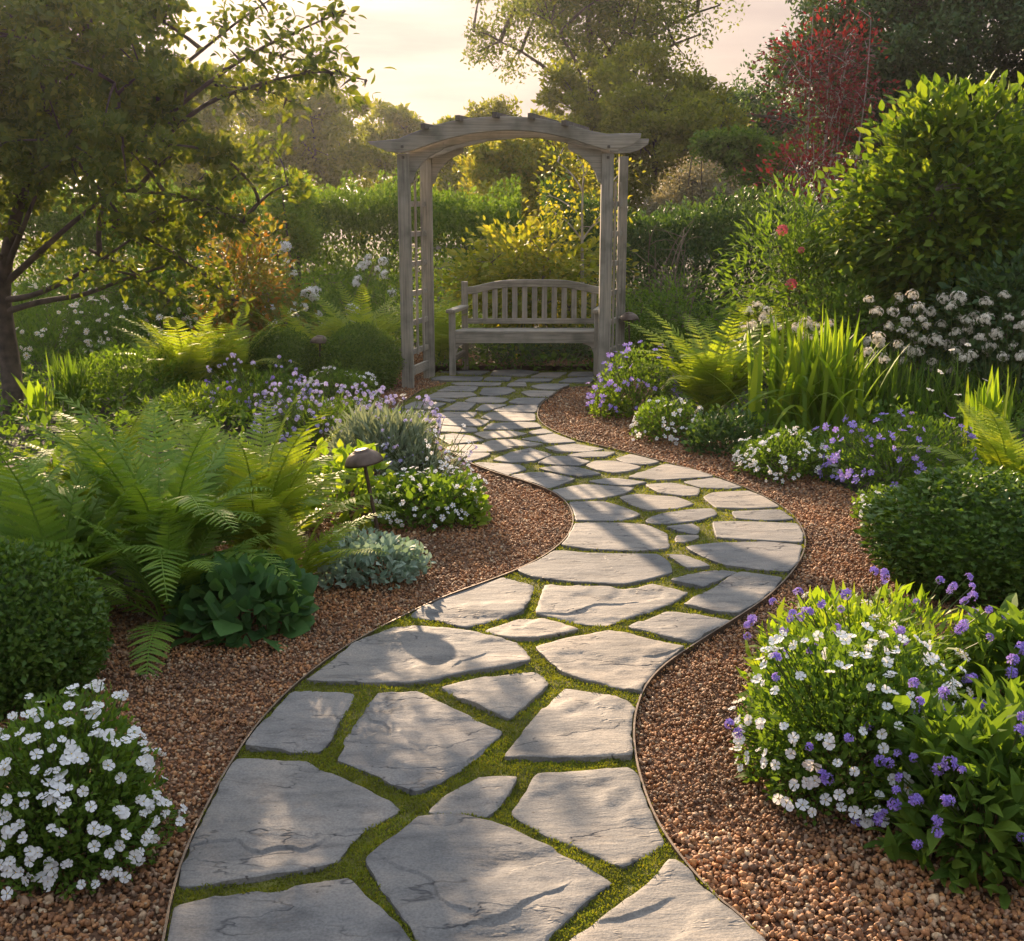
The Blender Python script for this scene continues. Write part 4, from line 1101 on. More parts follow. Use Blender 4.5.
def strap(name, label, cat, px, py, ty, spread, n, width, mat, seed, group=None, droop=.5, heads=None):
    r = RNG(seed); g = G(px, py); h = Z(g.y, ty); o = thing(name, label, cat, g, group); b = Bag(); K = 9
    sp = spread / S(py)
    for k in range(n):
        a = r.uniform(0, 6.283); u = np.linspace(0, 1, K); L_ = h * r.uniform(.7, 1.12); rr = abs(r.normal(0, .6)) * sp
        dirx, diry = math.cos(a), math.sin(a); dr = droop * r.uniform(.3, 1.3)
        zz = L_ * (u * (1 - dr * .55 * u ** 1.8 * min(1.6, rr / sp)))
        X = rr * u ** 1.5; c = np.column_stack([dirx * (X + .04 * sp), diry * (X + .04 * sp), zz]); c[:, 0] += r.normal(0, .34 * sp); c[:, 1] += r.normal(0, .22 * sp)
        wv = width * r.uniform(.7, 1.2) * np.minimum(1, 2.6 * (1 - u) ** .8) * (.55 + .45 * np.minimum(1, u * 4)); tw = a + math.pi / 2 + r.normal(0, .5)
        s = np.array([math.cos(tw), math.sin(tw), 0]); V = np.empty((K, 3, 3)); V[:, 0] = c - s * wv[:, None] / 2; V[:, 1] = c - np.array([dirx, diry, -.5]) * (wv * .14)[:, None]; V[:, 2] = c + s * wv[:, None] / 2
        Fc = []
        for i in range(K - 1): Fc += [[i * 3, i * 3 + 1, i * 3 + 4, i * 3 + 3], [i * 3 + 1, i * 3 + 2, i * 3 + 5, i * 3 + 4]]
        b.add(V.reshape(-1, 3), Fc)
    link('leaves', b.mesh('leaves', LM[mat], True), o)
    return o
def stalks(o, pts, heads, size, r, z0=0.0, rad=.003):
    """tall flower stalks of plant o: pts relative tips"""
    sb = Bag()
    for t in pts:
        t = np.asarray(t, float); b0 = np.array([t[0] * .45 + r.normal(0, .03), t[1] * .45 + r.normal(0, .03), z0])
        sb.tube(bend(b0, t, r, .05, 6), np.linspace(rad, rad * .7, 6), 5)
        link('flower', FL[heads][r.integers(len(FL[heads]))], o, t, look_rot(np.array([0, -.2, 1]) + r.normal(0, .3, 3), r), size * math.exp(r.normal(0, .15)))
    link('stalks', sb.mesh('stalks', STEM), o)

# ------------------------------------------------------------------ big background: trees, hedge
def tree_at(name, label, px, d, top, half, low, mat, seed, ncl=80, per=150, L=.14, tr=.12, group='trees behind the garden', cat='tree', dense=1.25, **k):
    k.setdefault('ball', True)
    t = d * CP; x = (px - CXP) / F_PX * t; zt_, zl = Z(d, top), max(.05, Z(d, low)); hw = half / F_PX * t
    rz = (zt_ - zl) / 2
    return woody(name, label, cat, (x, d, 0), (0, 0, zl + rz), (hw * 1.22, hw * 1.1, rz * 1.16), int(ncl * 1.5), int(per * dense), L * .8, mat, seed, tr, group, cr=k.pop('cr', .17 * min(hw, rz) ** .85), **k)

tree_at('deciduous_tree', 'hazy round topped tree, lower sky gap tree standing between big foreground tree and arbor', 312, 34, 64, 80, 235, 'olive', 201, 110, 170, .17)
tree_at('deciduous_tree', 'hazy low tree close beside the arbor beam on its open sky side', 394, 40, 100, 46, 240, 'olive', 202, 60, 140, .19)
tree_at('deciduous_tree', 'hazy broad tree glimpsed through the big foreground tree crown', 165, 30, 70, 100, 240, 'olive', 203, 110, 150, .17)
tree_at('deciduous_tree', 'tree at the picture edge behind the big foreground tree trunk', -20, 26, 40, 110, 250, 'tree', 204, 90, 150, .16)
tree_at('tall_tree', 'tallest airy tree above the arbor with bare limbs showing against the sky', 600, 28, -80, 122, 122, 'tree', 205, 150, 105, .12, tr=.17, cr=.46, limbs=44, nl=28)
tree_at('deciduous_tree', 'yellow green tree seen through the arbor arch', 520, 20, 128, 78, 300, 'yellow', 206, 100, 150, .10)
tree_at('deciduous_tree', 'golden green tree rising behind the arbor corner opposite the sun', 655, 22, 58, 84, 290, 'olive', 207, 130, 160, .11)
tree_at('deciduous_tree', 'broad golden olive tree standing below the tallest tree, above the arch', 585, 24, 80, 70, 280, 'olive', 217, 110, 160, .12)
tree_at('deciduous_tree', 'rounded olive tree whose top meets the arbor arch on the sunny side', 468, 29, 104, 56, 280, 'olive', 208, 80, 150, .14)
tree_at('deciduous_tree', 'rounded deep green tree between golden tree and red leaved tree', 728, 19, 124, 62, 260, 'mid', 209, 110, 150, .09)
tree_at('deciduous_tree', 'dark distant tree filling the gap behind the red leaved tree', 765, 33, 82, 55, 240, 'dark', 210, 90, 150, .15)
tree_at('oak_tree', 'tall dark green oak towering behind the red leaved tree', 905, 25, -120, 128, 200, 'dark', 211, 230, 200, .13, tr=.3, limbs=24, nl=26)
tree_at('oak_tree', 'tall dark green oak at the picture edge behind the large leafy shrub', 1040, 23, -90, 105, 210, 'dark', 212, 170, 190, .13, tr=.25, nl=20)
tree_at('red_tree', 'slender red leaved tree with pale bare stems', 822, 17, 22, 43, 140, 'red', 213, 85, 17, .085, tr=.022, nstem=7, bark=BARK_PALE, cr=.16, limbs=26, inner=.3, ball=False)
tree_at('red_shrub', 'dark red shrub growing at the foot of the red leaved tree', 806, 16, 146, 36, 215, 'red', 214, 36, 26, .08, tr=.02, nstem=4, bark=BARK_PALE, cr=.17, ball=False, cat='shrub', group='shrubs behind the garden')
tree_at('arching_shrub', 'greyish arching shrub between the arbor and the red leaved tree', 692, 16.5, 156, 44, 262, 'grey', 215, 70, 120, .055, tr=.03, nstem=6, cr=.22, cat='shrub', group='shrubs behind the garden')
tree_at('conical_shrub', 'pale green pointed shrub rising over the hedge on the sunny side', 287, 13.5, 168, 32, 262, 'bright', 216, 80, 150, .05, tr=.03, nstem=3, cr=.16, cat='shrub', group='shrubs behind the garden')
for k, (px, top, half, m, wh) in enumerate(((235, 118, 60, 'olive', 'under the sun glow'), (430, 140, 60, 'olive', 'beyond the sunny arbor corner'), (560, 122, 70, 'tree', 'beyond the arch centre'), (680, 96, 60, 'tree', 'beyond the golden tree'), (850, 70, 80, 'dark', 'beyond the red leaved tree'), (980, 80, 90, 'dark', 'beyond the large leafy shrub'))):
    tree_at('distant_tree', 'far tree in the last row ' + wh, px, 46 + 2 * (k % 3), top, half, 250, m, 230 + k, 80, 130, .25, tr=.2, group='farthest row of trees')

def hedge(label, x0, x1, y, h, th, seed, mat='mid', dens=4600, L=.05):
    r = RNG(seed); b = Bag(); ln = x1 - x0
    def surf(n):
        a = np.array([ln * h, ln * th]); k = r.uniform(size=n) < a[0] / a.sum(); u = r.uniform(size=n); v = r.uniform(size=n)
        x = x0 + ln * u; P = np.where(k[:, None], np.column_stack([x, np.full(n, y - th / 2), v * h]), np.column_stack([x, y + (v - .5) * th, np.full(n, h)]))
        N = np.where(k[:, None], np.array([[0, -1, .35]]), np.array([[0, -.2, 1]])); return P, N
    n = int(dens * ln * (h + th)); P, N = surf(n)
    bumpv = np.array([noise.noise(Vector((p[0] * 1.1, p[1] * 1.3, p[2] * 1.2))) * .40 + noise.noise(Vector((p[0] * 4, p[1] * 4, p[2] * 4))) * .10 for p in P])
    P = P + nrm(N) * bumpv[:, None] + nrm(N) * (r.uniform(-.42, .06, n))[:, None]
    d = N * .7 + sph(r, n) * .8 + np.array([0, 0, .5]); T, Fc = TPL['leaf4']
    b.rep(T, Fc, frames(d, N + sph(r, n) * .8), P, L * np.exp(r.normal(0, .25, n)))
    # upright shoots over the clipped top
    k = int(ln * 16); xs = r.uniform(x0, x1, k); ys = y + r.uniform(-.5, .5, k) * th; C = []
    for x, yy in zip(xs, ys):
        for q in np.linspace(0, 1, 4): C.append((x + r.normal(0, .02), yy, h + noise.noise(Vector((x * 1.1, yy * 1.3, h * 1.2))) * .40 + q * r.uniform(.05, .22)))
    scatter_leaves(b, r, np.array(C), .02, 5, L, 'leaf4', np.array([(x0 + x1) / 2, y, 0]), up=.8)
    hb = thing('hedge', label, 'hedge', ((x0 + x1) / 2, y, 0), 'hedges behind the bench')
    link('foliage', b.mesh('foliage', LM[mat]), hb, (-(x0 + x1) / 2, -y, 0))
    tb_ = Bag()
    for x in np.arange(x0 + .2, x1, .22): tb_.tube(bend((x - (x0 + x1) / 2, 0, -.05), (x - (x0 + x1) / 2 + r.normal(0, .15), r.normal(0, .15), h * .92), r, .05, 5), np.linspace(.018, .006, 5), 5)
    link('stems', tb_.mesh('stems', BARK, True), hb)
hedge('clipped green hedge on the sunny side behind the bench', -6.2, .1, 14.4, 1.66, 1.0, 301, 'mid')
hedge('dark clipped hedge on the red tree side behind the bench', .35, 6.4, 13.8, 1.50, 1.0, 302, 'dark')
# ------------------------------------------------------------------ mid garden shrubs
def shrub(name, label, px, fy, rpx, ty, mat, seed, ncl, per, L, tpl='leaf4', cr=.12, nstem=5, low=.15, group='shrubs of the beds', d=None, tr=.02, **k):
    if d is None:
        p, R = footing(px, fy, rpx)
    else:
        t = d * CP; p = Vector(((px - CXP) / F_PX * t, d, 0)); R = rpx / F_PX * t
    h = Z(p.y, ty); z0 = h * low
    return woody(name, label, 'shrub', p, (0, 0, (h + z0) / 2), (R, R * .85, (h - z0) / 2), ncl, per, L, mat, seed, tr, group, nstem, tpl, cr, k.pop('bark', TWIG), **k)
shrub('yellow_shrub', 'golden yellow leaved shrub directly behind the bench back', 535, 0, 84, 222, 'yellow', 401, 90, 60, .075, 'oval', .14, 6, .1, d=12.7)
shrub('leafy_shrub', 'large broad leaved bright green shrub, widest and tallest by the white flower heads', 950, 0, 100, 104, 'shrubby', 402, 330, 66, .083, 'oval', .14, 7, .16, d=9.9, tr=.03, amp=.3, inner=.45)
shrub('rhododendron', 'dark leaved shrub carrying two pink blooms beside the large leafy shrub', 808, 0, 62, 200, 'mid', 403, 120, 60, .085, 'thin', .15, 6, .06, d=10.6)
rh = bpy.data.objects['rhododendron']
for px, py in ((782, 230), (791, 284), (801, 250)):
    y = 10.6 - .62; q = W(px, py, y) - Vector(rh.location); link('flower', FL['pink'][0], rh, q, (1.1, 0, 0), .10 if py != 250 else .06)
shrub('tinted_shrub', 'loose shrub with orange tinted young leaves under the big foreground tree crown', 238, 0, 44, 212, 'orange', 404, 60, 60, .055, 'oval', .13, 5, .08, d=11.2)
shrub('leafy_shrub', 'low mixed green shrub between arbor post and rhododendron', 690, 0, 62, 282, 'mid', 405, 70, 70, .045, 'leaf4', .13, 5, .0, d=11.8)
shrub('leafy_shrub', 'small green shrub filling the bed behind the clipped ball by the arbor post', 640, 0, 30, 296, 'mid', 406, 30, 60, .04, 'leaf4', .1, 4, .0, d=11.9)
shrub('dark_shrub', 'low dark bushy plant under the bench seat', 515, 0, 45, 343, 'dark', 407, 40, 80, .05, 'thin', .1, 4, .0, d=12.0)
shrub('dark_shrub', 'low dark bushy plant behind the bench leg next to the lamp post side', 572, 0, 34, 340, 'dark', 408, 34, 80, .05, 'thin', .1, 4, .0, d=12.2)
shrub('leafy_shrub', 'dense green shrub beneath the big foreground tree, near its trunk', 75, 0, 75, 262, 'mid', 409, 80, 80, .05, 'leaf4', .15, 5, .0, d=13.0)
shrub('leafy_shrub', 'dense green shrub under the far edge of the big foreground tree', 165, 0, 65, 262, 'mid', 410, 80, 80, .05, 'leaf4', .15, 5, .0, d=13.2)
shrub('leafy_shrub', 'green shrub before the hedge between tinted shrub and arbor', 330, 0, 62, 268, 'mid', 411, 70, 80, .045, 'leaf4', .14, 5, .0, d=13.2)
shrub('leafy_shrub', 'dark green shrub behind the white flower heads at the picture edge', 1010, 0, 70, 250, 'dark', 412, 80, 80, .06, 'oval', .15, 5, .0, d=9.2)
shrub('leafy_shrub', 'dark green shrub between strap leaved plant and large leafy shrub', 850, 0, 55, 282, 'mid', 413, 60, 70, .05, 'leaf4', .13, 5, .0, d=9.6)
# bare branching shrub and the slender trunk by the arbor
bare = thing('bare_shrub', 'almost leafless twiggy shrub against the dark hedge beside the arbor', 'shrub', W(662, 204, 12.6).to_2d().to_3d(), 'shrubs of the beds')
r_ = RNG(77); bb = Bag()
for k in range(13):
    e = np.array([r_.uniform(-.35, .55), r_.normal(0, .25), r_.uniform(.7, 1.65)]); P = bend((r_.normal(0, .05), r_.normal(0, .05), -.05), e, r_, .22, 8); bb.tube(P, np.linspace(.013, .003, 8), 5)
    for q in range(4):
        i = r_.integers(3, 7); e2 = P[i] + np.array([r_.normal(0, .25), r_.normal(0, .15), r_.normal(.08, .16)]); bb.tube(bend(P[i], e2, r_, .2, 5), np.linspace(.005, .0015, 5), 4)
link('branches', bb.mesh('branches', TWIG), bare)
woody('slender_tree', 'slender grey stemmed young tree behind the bench near the arbor post', 'tree', tuple(W(587, 300, 12.4).to_2d()) + (0,), (-.1, 0, 1.75), (.55, .4, .55), 26, 26, .05, 'yellow', 415, .028, 'trees behind the garden', 1, 'oval', .12, BARK_PALE)

# ------------------------------------------------------------------ the big tree at the left
tb = G(14, 417)
r_ = RNG(500)
ext = []
trunk_ = smooth_line(np.array([(0, 0, -.1)] + [np.array(W(x, y, d)) - np.array(tb) for x, y, d in ((11, 370, 8.86), (6, 330, 8.86), (3, 292, 8.86), (8, 250, 8.84), (22, 195, 8.8), (40, 130, 8.75), (58, 60, 8.75), (70, -20, 8.8))]), 4)
lines_ = [(trunk_, .086)]
for pts_, r0, n in (([(150, 150, 8.6), (205, 105, 8.3), (262, 84, 8.0), (318, 72, 7.8), (366, 80, 7.6)], .020, 20), ([(150, 130, 8.6), (215, 78, 8.3), (262, 48, 8.1), (300, 30, 8.0), (345, 10, 7.9)], .018, 18),
                    ([(215, 85, 8.3), (270, 92, 8.2), (300, 106, 8.1)], .010, 9), ([(262, 50, 8.1), (300, 60, 8.0), (335, 50, 7.9)], .009, 9), ([(110, 220, 8.8), (150, 240, 8.6), (195, 268, 8.4), (232, 300, 8.2)], .016, 18),
                    ([(90, 250, 8.8), (130, 270, 8.5), (170, 300, 8.2)], .014, 12), ([(120, 190, 8.7), (180, 196, 8.4), (225, 212, 8.3), (258, 236, 8.2)], .015, 16), ([(190, 60, 8.5), (240, 20, 8.3), (285, -10, 8.2)], .014, 12)):
    P = smooth_line(np.array([np.array(W(x, y, d)) - np.array(tb) for x, y, d in pts_]), 4); lines_.append((P, r0))
    for t in np.linspace(.35, 1, n):
        i = t * (len(P) - 1); ext.append(P[int(i)] + np.clip(r_.normal(0, .045, 3), -.08, .08))
cc = W(85, 132, 8.75); cc = np.array(cc) - np.array(tb)
def sky_gaps(C):                                                # thin places of the crown where the low light comes through
    ok = np.ones(len(C), bool)
    for px, py, rg in ((232, 22, .26), (216, 118, .20), (150, 40, .12), (268, 40, .2)):
        q = np.array(W(px, py, 8.6)) - np.array(tb); ok &= np.hypot(C[:, 0] - q[0] * (C[:, 1] + tb.y) / 8.6, C[:, 2] - q[2]) > rg
    return ok
def off_trunk(C): return ~((C[:, 0] < .85) & (C[:, 2] < 1.55) & (r_.uniform(size=len(C)) < .8)) & (C[:, 2] > .88) & sky_gaps(C)
big = woody('garden_tree', 'big spreading tree nearest the viewer with dark leaning trunk, sun behind its crown', 'tree', tb, cc, (1.50, 1.4, 1.50), 310, 125, .052, 'tree', 501, .088, None, 0, 'oval', .17, BARK, .4, .32, 40, extra=np.array(ext), ball=True, nl=30, lines=lines_, keep=off_trunk, flat=.6)
# low limbs over the bed, as seen below the crown
lb = Bag()
for pts_ in ([(3, 300), (30, 296), (62, 283), (95, 264), (130, 240)], [(5, 312), (40, 302), (85, 294), (120, 281), (165, 266)], [(4, 275), (18, 240), (30, 210), (42, 180)], [(4, 285), (40, 252), (70, 225), (110, 190), (150, 130)]):
    P = smooth_line(np.array([np.array(W(x, y, 8.86 - .1 * i)) - np.array(tb) for i, (x, y) in enumerate(pts_)]), 3); lb.tube(P, np.linspace(.028, .008, len(P)), 8)
link('limbs', lb.mesh('limbs', BARK, True), big)

# ------------------------------------------------------------------ clipped balls
bm_near = ball_mesh(601, 17000, .082, 'box'); bm_near2 = ball_mesh(602, 17000, .078, 'box'); bm_far = ball_mesh(603, 13000, .072, 'boxfar', .035)
ball(bm_near, 'clipped round boxwood at the picture edge behind the near white flowers', 18, 724, 86, 553, group='clipped boxwood balls')
ball(bm_near2, 'clipped round boxwood behind the violet and white flower clump', 968, 612, 98, 472, group='clipped boxwood balls', rz=1.0)
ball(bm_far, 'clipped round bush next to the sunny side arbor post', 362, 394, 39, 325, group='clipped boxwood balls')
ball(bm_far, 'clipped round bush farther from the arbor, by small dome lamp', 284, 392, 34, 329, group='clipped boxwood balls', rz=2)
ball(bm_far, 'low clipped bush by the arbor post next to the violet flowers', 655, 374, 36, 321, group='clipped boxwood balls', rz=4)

# ------------------------------------------------------------------ ferns
fern('big arching fern nearest the near boxwood ball', 62, 612, 445, 26, 'fern', 701)
fern('tall central fern of the big fern mass', 165, 590, 398, 30, 'fern', 702)
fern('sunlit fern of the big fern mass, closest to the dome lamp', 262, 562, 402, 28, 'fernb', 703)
fern('low drooping fern at the front of the big fern mass above heart shaped leaves', 170, 622, 505, 18, 'fern', 704, spread=1.5, ln=.62)
fern('fern of the big mass behind the nearest one, cut by the picture edge', 10, 570, 425, 24, 'fern', 705)
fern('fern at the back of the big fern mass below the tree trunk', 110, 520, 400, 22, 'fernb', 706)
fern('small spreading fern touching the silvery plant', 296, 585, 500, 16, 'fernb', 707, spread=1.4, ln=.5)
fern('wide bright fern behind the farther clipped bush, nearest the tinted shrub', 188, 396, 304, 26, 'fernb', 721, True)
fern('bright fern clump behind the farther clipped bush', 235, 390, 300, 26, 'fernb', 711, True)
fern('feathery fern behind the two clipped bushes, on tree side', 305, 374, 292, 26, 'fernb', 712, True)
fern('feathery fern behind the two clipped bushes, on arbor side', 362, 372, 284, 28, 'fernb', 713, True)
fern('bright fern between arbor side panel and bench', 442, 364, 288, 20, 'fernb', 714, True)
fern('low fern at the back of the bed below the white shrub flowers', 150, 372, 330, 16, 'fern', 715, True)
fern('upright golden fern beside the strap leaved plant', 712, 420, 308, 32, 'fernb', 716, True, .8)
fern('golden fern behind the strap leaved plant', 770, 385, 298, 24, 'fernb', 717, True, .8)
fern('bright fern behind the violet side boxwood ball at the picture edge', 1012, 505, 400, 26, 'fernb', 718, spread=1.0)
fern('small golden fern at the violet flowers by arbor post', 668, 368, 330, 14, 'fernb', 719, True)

# ------------------------------------------------------------------ flower clumps and low plants, sunny side bed
FC = 'flower clumps of the beds'
mound('white_flower_clump', 'near clump of large white flowers in front of the boxwood ball', 'flowers', 72, 893, 92, 700, ('mid', 'leaf4', .022, 9000), [('white', 250, .0275, .025, 1.0)], 801, FC)
mound('heart_leaf_plant', 'low plant with big dark heart shaped leaves at the gravel edge', 'plant', 243, 644, 60, 560, ('heart', 'heart', .062, 600), (), 802)
mound('silver_leaf_plant', 'silvery grey leaved plant around the dome lamp stem', 'plant', 372, 590, 52, 536, ('silver', 'wide', .034, 1300), (), 803)
mound('leafy_plant', 'fresh green broad leaved plant just behind the dome lamp', 'plant', 345, 532, 46, 452, ('bright', 'wide', .06, 420), (), 804)
mound('white_flower_clump', 'white flowered clump above ivy green leaves at the gravel point', 'flowers', 428, 530, 54, 466, ('mid', 'wide', .034, 1200), [('smallwhite', 95, .026, .05, 1.0)], 805, FC)
mound('leafy_plant', 'bright green leafy plant at the tip of the gravel point', 'plant', 462, 528, 26, 488, ('bright', 'wide', .036, 380), (), 806)
mound('lilac_flower_clump', 'loose white and lilac flower stalks between lavender clump and ivy green leaves', 'flowers', 424, 500, 40, 424, ('lav', 'thin', .04, 1100), [('smallwhite', 60, .026, .12, 1.0), ('lilac', 40, .028, .13, 1.0)], 841, FC)
lv = mound('lavender', 'grey green lavender like clump with thin pale spikes', 'flowers', 385, 492, 44, 415, ('lav', 'needle', .11, 2600), [('lilac', 40, .016, .09, 1.0)], 807, FC)
mound('lilac_flower_clump', 'pale lilac flower drift nearest the path bend', 'flowers', 402, 458, 34, 402, ('mid', 'thin', .035, 1200), [('lilac', 90, .032, .10, 1.0), ('creamblossom', 30, .026, .1, 1.0)], 808, FC)
mound('lilac_flower_clump', 'lilac flower drift right behind the big fern mass', 'flowers', 318, 452, 52, 386, ('mid', 'thin', .04, 1800), [('lilac', 150, .036, .12, 1.0)], 809, FC)
mound('lilac_flower_clump', 'lilac and violet flower drift below the farther clipped bush', 'flowers', 258, 424, 45, 362, ('mid', 'thin', .04, 1500), [('lilac', 70, .036, .12, 1.0), ('violet', 30, .030, .12, 1.0)], 810, FC)
mound('lilac_flower_clump', 'sparse pale lilac flower drift between lavender and white mound', 'flowers', 352, 432, 36, 388, ('mid', 'thin', .04, 1200), [('lilac', 95, .034, .1, 1.0)], 811, FC)
mound('white_flower_clump', 'small white flowered mound below the clipped bush next to the arbor', 'flowers', 342, 410, 36, 366, ('mid', 'leaf4', .03, 1500), [('smallwhite', 90, .032, .03, 1.0)], 812, FC)
mound('leafy_plant', 'dense low green plant between tree trunk and fern bed', 'plant', 128, 412, 60, 352, ('mid', 'leaf4', .04, 3000), (), 813)
mound('leafy_plant', 'soft feathery green plant above the big fern mass', 'plant', 205, 432, 55, 385, ('bright', 'thin', .05, 1800), (), 814)
strap('grassy_plant', 'grassy green clump behind the tree trunk', 'plant', 72, 412, 350, 30, 90, .016, 'mid', 815)
strap('broad_leaf_plant', 'few broad upright bright leaves beside the tree trunk', 'plant', 36, 422, 372, 24, 12, .05, 'bright', 816)
for k, (px, fy, r0, ty, lab) in enumerate(((45, 372, 48, 292, 'white flowered tall clump nearest the tree trunk'), (112, 366, 44, 300, 'white flowered tall clump behind the grassy clump'), (168, 352, 40, 292, 'pale flowered tall clump at the back below the tree crown'), (28, 350, 40, 275, 'white flowered tall clump behind the trunk, at the picture edge'))):
    mound('white_flower_clump', lab, 'flowers', px, fy, r0, ty, ('mid', 'leaf4', .045, 2000), [('daisy', 70, .048, .12, 1.0)], 820 + k, FC)
for k, (px, fy, r0, ty, lab) in enumerate(((290, 364, 26, 262, 'tall white phlox like flowers behind the clipped bushes on tree side'), (322, 366, 26, 282, 'white phlox like flowers between the two feathery ferns'), (385, 362, 24, 266, 'white flower stalks beside the arbor lattice'))):
    mound('white_phlox', lab, 'flowers', px, fy, r0, ty, ('mid', 'leaf4', .045, 900), [('creamhead', 16, .11, .22, 1.0)], 830 + k, FC)

# ------------------------------------------------------------------ shady side bed
mound('white_flower_clump', 'big near clump of white flowers spilling on the gravel below violet flowers', 'flowers', 842, 820, 104, 612, ('mid', 'leaf4', .026, 9000), [('white', 200, .029, .03, 1.0), ('violet', 16, .034, .10, 1.0)], 851, FC)
mound('violet_flower_clump', 'tall violet flowers on thin stalks rising behind the big white clump', 'flowers', 858, 740, 96, 568, ('bright', 'thin', .05, 4200), [('violet', 44, .034, .12, 1.02), ('spire', 18, .034, .12, 1.0), ('daisy', 16, .034, .03, 1.0)], 852, FC)
mound('violet_flower_clump', 'near violet flowers above large pointed dark leaves, at the picture edge', 'flowers', 980, 892, 92, 672, ('mid', 'lance', .066, 1500), [('violet', 80, .034, .10, 1.0)], 853, FC, front=1.2)
mound('leafy_plant', 'dark pointed leaves with few violet flowers between boxwood and near violet clump', 'plant', 1010, 735, 60, 592, ('mid', 'lance', .075, 800), [('violet', 14, .036, .08, 1.0)], 854)
mound('white_flower_clump', 'small white flowered mound touching the violet side boxwood ball', 'flowers', 885, 528, 32, 489, ('mid', 'leaf4', .025, 1500), [('smallwhite', 60, .022, .02, 1.0)], 855, FC)
mound('violet_flower_clump', 'wide blue violet flower mound above the small white mound', 'flowers', 893, 496, 72, 414, ('mid', 'thin', .035, 4200), [('bluebell', 130, .036, .05, 1.0)], 856, FC)
mound('white_flower_clump', 'white flower mound at the gravel bend below the strap leaved plant', 'flowers', 784, 482, 48, 430, ('mid', 'leaf4', .028, 2600), [('smallwhite', 140, .028, .03, 1.0)], 857, FC)
mound('leafy_plant', 'dark low leafy plant below the golden upright fern', 'plant', 722, 458, 36, 412, ('dark', 'leaf4', .04, 1400), (), 858)
mound('violet_flower_clump', 'blue violet flower mound at the foot of the arbor post', 'flowers', 634, 420, 44, 346, ('mid', 'leaf4', .032, 2600), [('bluebell', 100, .036, .06, 1.0)], 859, FC)
mound('white_flower_clump', 'white flower mound next to the violet mound at the arbor post', 'flowers', 668, 443, 36, 395, ('mid', 'leaf4', .03, 1800), [('smallwhite', 85, .030, .03, 1.0)], 860, FC)
mound('leafy_plant', 'bright green low leaves at the path edge by the violet mound', 'plant', 612, 420, 20, 394, ('bright', 'leaf4', .035, 500), (), 861)
strap('strap_leaf_plant', 'large clump of arching strap leaves behind the white mound', 'plant', 812, 440, 312, 70, 190, .036, 'bright', 862, droop=1.15)
strap('strap_leaf_plant', 'narrow strap leaves behind the blue violet mound', 'plant', 870, 420, 340, 50, 90, .02, 'mid', 863)
strap('iris', 'upright iris like leaves at the picture edge above the bright fern', 'plant', 985, 462, 372, 30, 34, .034, 'bright', 864)
o = strap('iris', 'thin grassy leaves in front of white flower heads', 'plant', 935, 430, 350, 50, 60, .012, 'mid', 865)
AL = 'tall white flower heads'
for k, (px, py, spots, lab) in enumerate((
  (905, 420, [(878, 338), (889, 327), (898, 345), (906, 322), (913, 335), (868, 352), (893, 312), (917, 352), (884, 360), (901, 331)], 'tall white flower heads nearest the strap leaved plant'),
  (955, 415, [(930, 312), (941, 325), (951, 307), (960, 318), (936, 340), (968, 330), (948, 345), (957, 352), (975, 316), (963, 342), (927, 326), (944, 299)], 'tall white flower heads before the large leafy shrub'),
  (1005, 425, [(985, 320), (996, 333), (1008, 318), (1019, 328), (990, 348), (1013, 346), (1021, 356), (980, 338), (1003, 357), (972, 355)], 'tall white flower heads at the picture edge'),
  (905, 400, [(858, 366), (872, 374), (846, 356), (920, 340), (936, 355), (931, 370), (850, 343), (864, 345)], 'scattered tall white flower heads above the blue violet mound'))):
    g = G(px, py); o = thing('white_allium', lab, 'flowers', g, AL); r_ = RNG(870 + k)
    spots = spots + [(r_.normal(np.mean([q[0] for q in spots]), 26), r_.uniform(292, 372)) for _ in range(11)]
    stalks(o, [np.array(W(x, y, g.y + r_.uniform(-.25, .25)) - g) for x, y in spots], 'umbel', .10, r_)
    lb = Bag(); n = 60; T, Fc = leaf4(.06, .1, .5); P = np.column_stack([r_.normal(0, .12, (n, 2)), np.zeros(n)]); d = np.column_stack([r_.normal(0, .4, (n, 2)), np.ones(n)]); lb.rep(T, Fc, frames(d, sph(r_, n)), P, r_.uniform(.2, .5, n)); link('leaves', lb.mesh('leaves', LM['mid']), o)
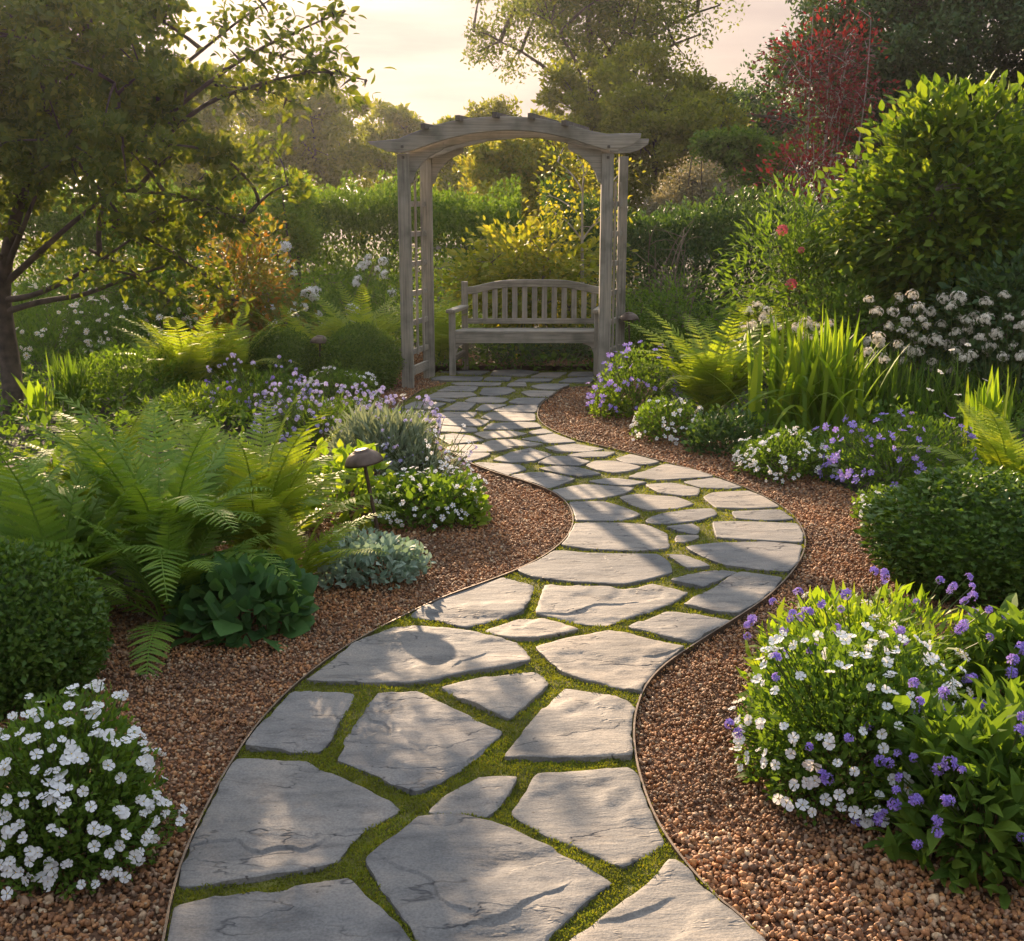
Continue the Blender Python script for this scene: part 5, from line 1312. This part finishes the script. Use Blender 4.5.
for k, (px, py, spots, lab) in enumerate((
  (765, 410, [(748, 312), (757, 305), (766, 311), (772, 321), (752, 325), (762, 318), (778, 328), (745, 330)], 'creamy flower heads above the golden upright fern'),
  (812, 410, [(797, 328), (806, 322), (815, 327), (824, 333), (802, 336), (812, 340), (829, 324)], 'creamy flower heads above the strap leaved plant'))):
    g = G(px, py); o = thing('white_valerian', lab, 'flowers', g, 'creamy flower heads'); r_ = RNG(880 + k)
    stalks(o, [np.array(W(x, y, g.y + r_.uniform(-.2, .2)) - g) for x, y in spots], 'umbel', .10, r_)
# seed heads and small flowers on stalks at the right edge
g = G(975, 450); o = thing('seed_head_plant', 'thin stalks with small cream seed heads above the bright fern', 'plant', g); r_ = RNG(890)
stalks(o, [np.array(W(x, y, g.y + r_.uniform(-.1, .1)) - g) for x, y in ((952, 350), (968, 345), (940, 372), (985, 380), (1000, 402), (958, 395), (930, 390))], 'creamblossom', .04, r_)

# fallen blue petals on the gravel
for k, (px, py, lab) in enumerate(((855, 829, 'pale fallen petal alone on the gravel near the white clump'), (882, 829, 'larger fallen blue flower on the gravel'), (899, 846, 'fallen blue flower nearest the pointed dark leaves'))):
    q = G(px, py); f = link('fallen_flower', FL['blue' if k else 'bluebell'][0], None, (q.x, q.y, .022), (.5, .2, k), .032); tag(f, lab, 'fallen flower', 'flowers fallen on gravel')

# ------------------------------------------------------------------ ground cover between the plants
r_ = RNG(910); gcb = Bag(); n = 95000
P = np.stack([r_.uniform(-8, 8, n), r_.uniform(4.6, 14, n)], -1); vis, px, py = in_view(P, 0, 60, 60); P = P[vis]
P = P[~pip(P, GL) & ~pip(P, GR) & ~pip(P, PATH)]; n = len(P)
hmap = np.array([.5 + noise.noise(Vector((p[0] * 1.1, p[1] * 1.1, 3))) for p in P]); keep = r_.uniform(size=n) < .45 + .6 * hmap; P = P[keep]; hmap = hmap[keep]; n = len(P)
zz = r_.uniform(0, 1, n) ** 1.4 * (.06 + .24 * np.clip(hmap, 0, 1.2))
d = np.column_stack([r_.normal(0, .8, (n, 2)), r_.uniform(.1, 1.1, n)])
T, Fc = TPL['leaf4']; gcb.rep(T, Fc, frames(d, sph(r_, n) * .6 + np.array([0, 0, .8])), np.column_stack([P, zz]), .055 * np.exp(r_.normal(0, .35, n)))
tag(link('ground_cover', gcb.mesh('ground_cover', LM['mid'])), 'mixed low green leaves filling the beds between plants', 'ground cover', kind='stuff')
build_haze()
print('LEAF/OBJ', len(bpy.data.objects), sum(len(m.polygons) for m in bpy.data.meshes))
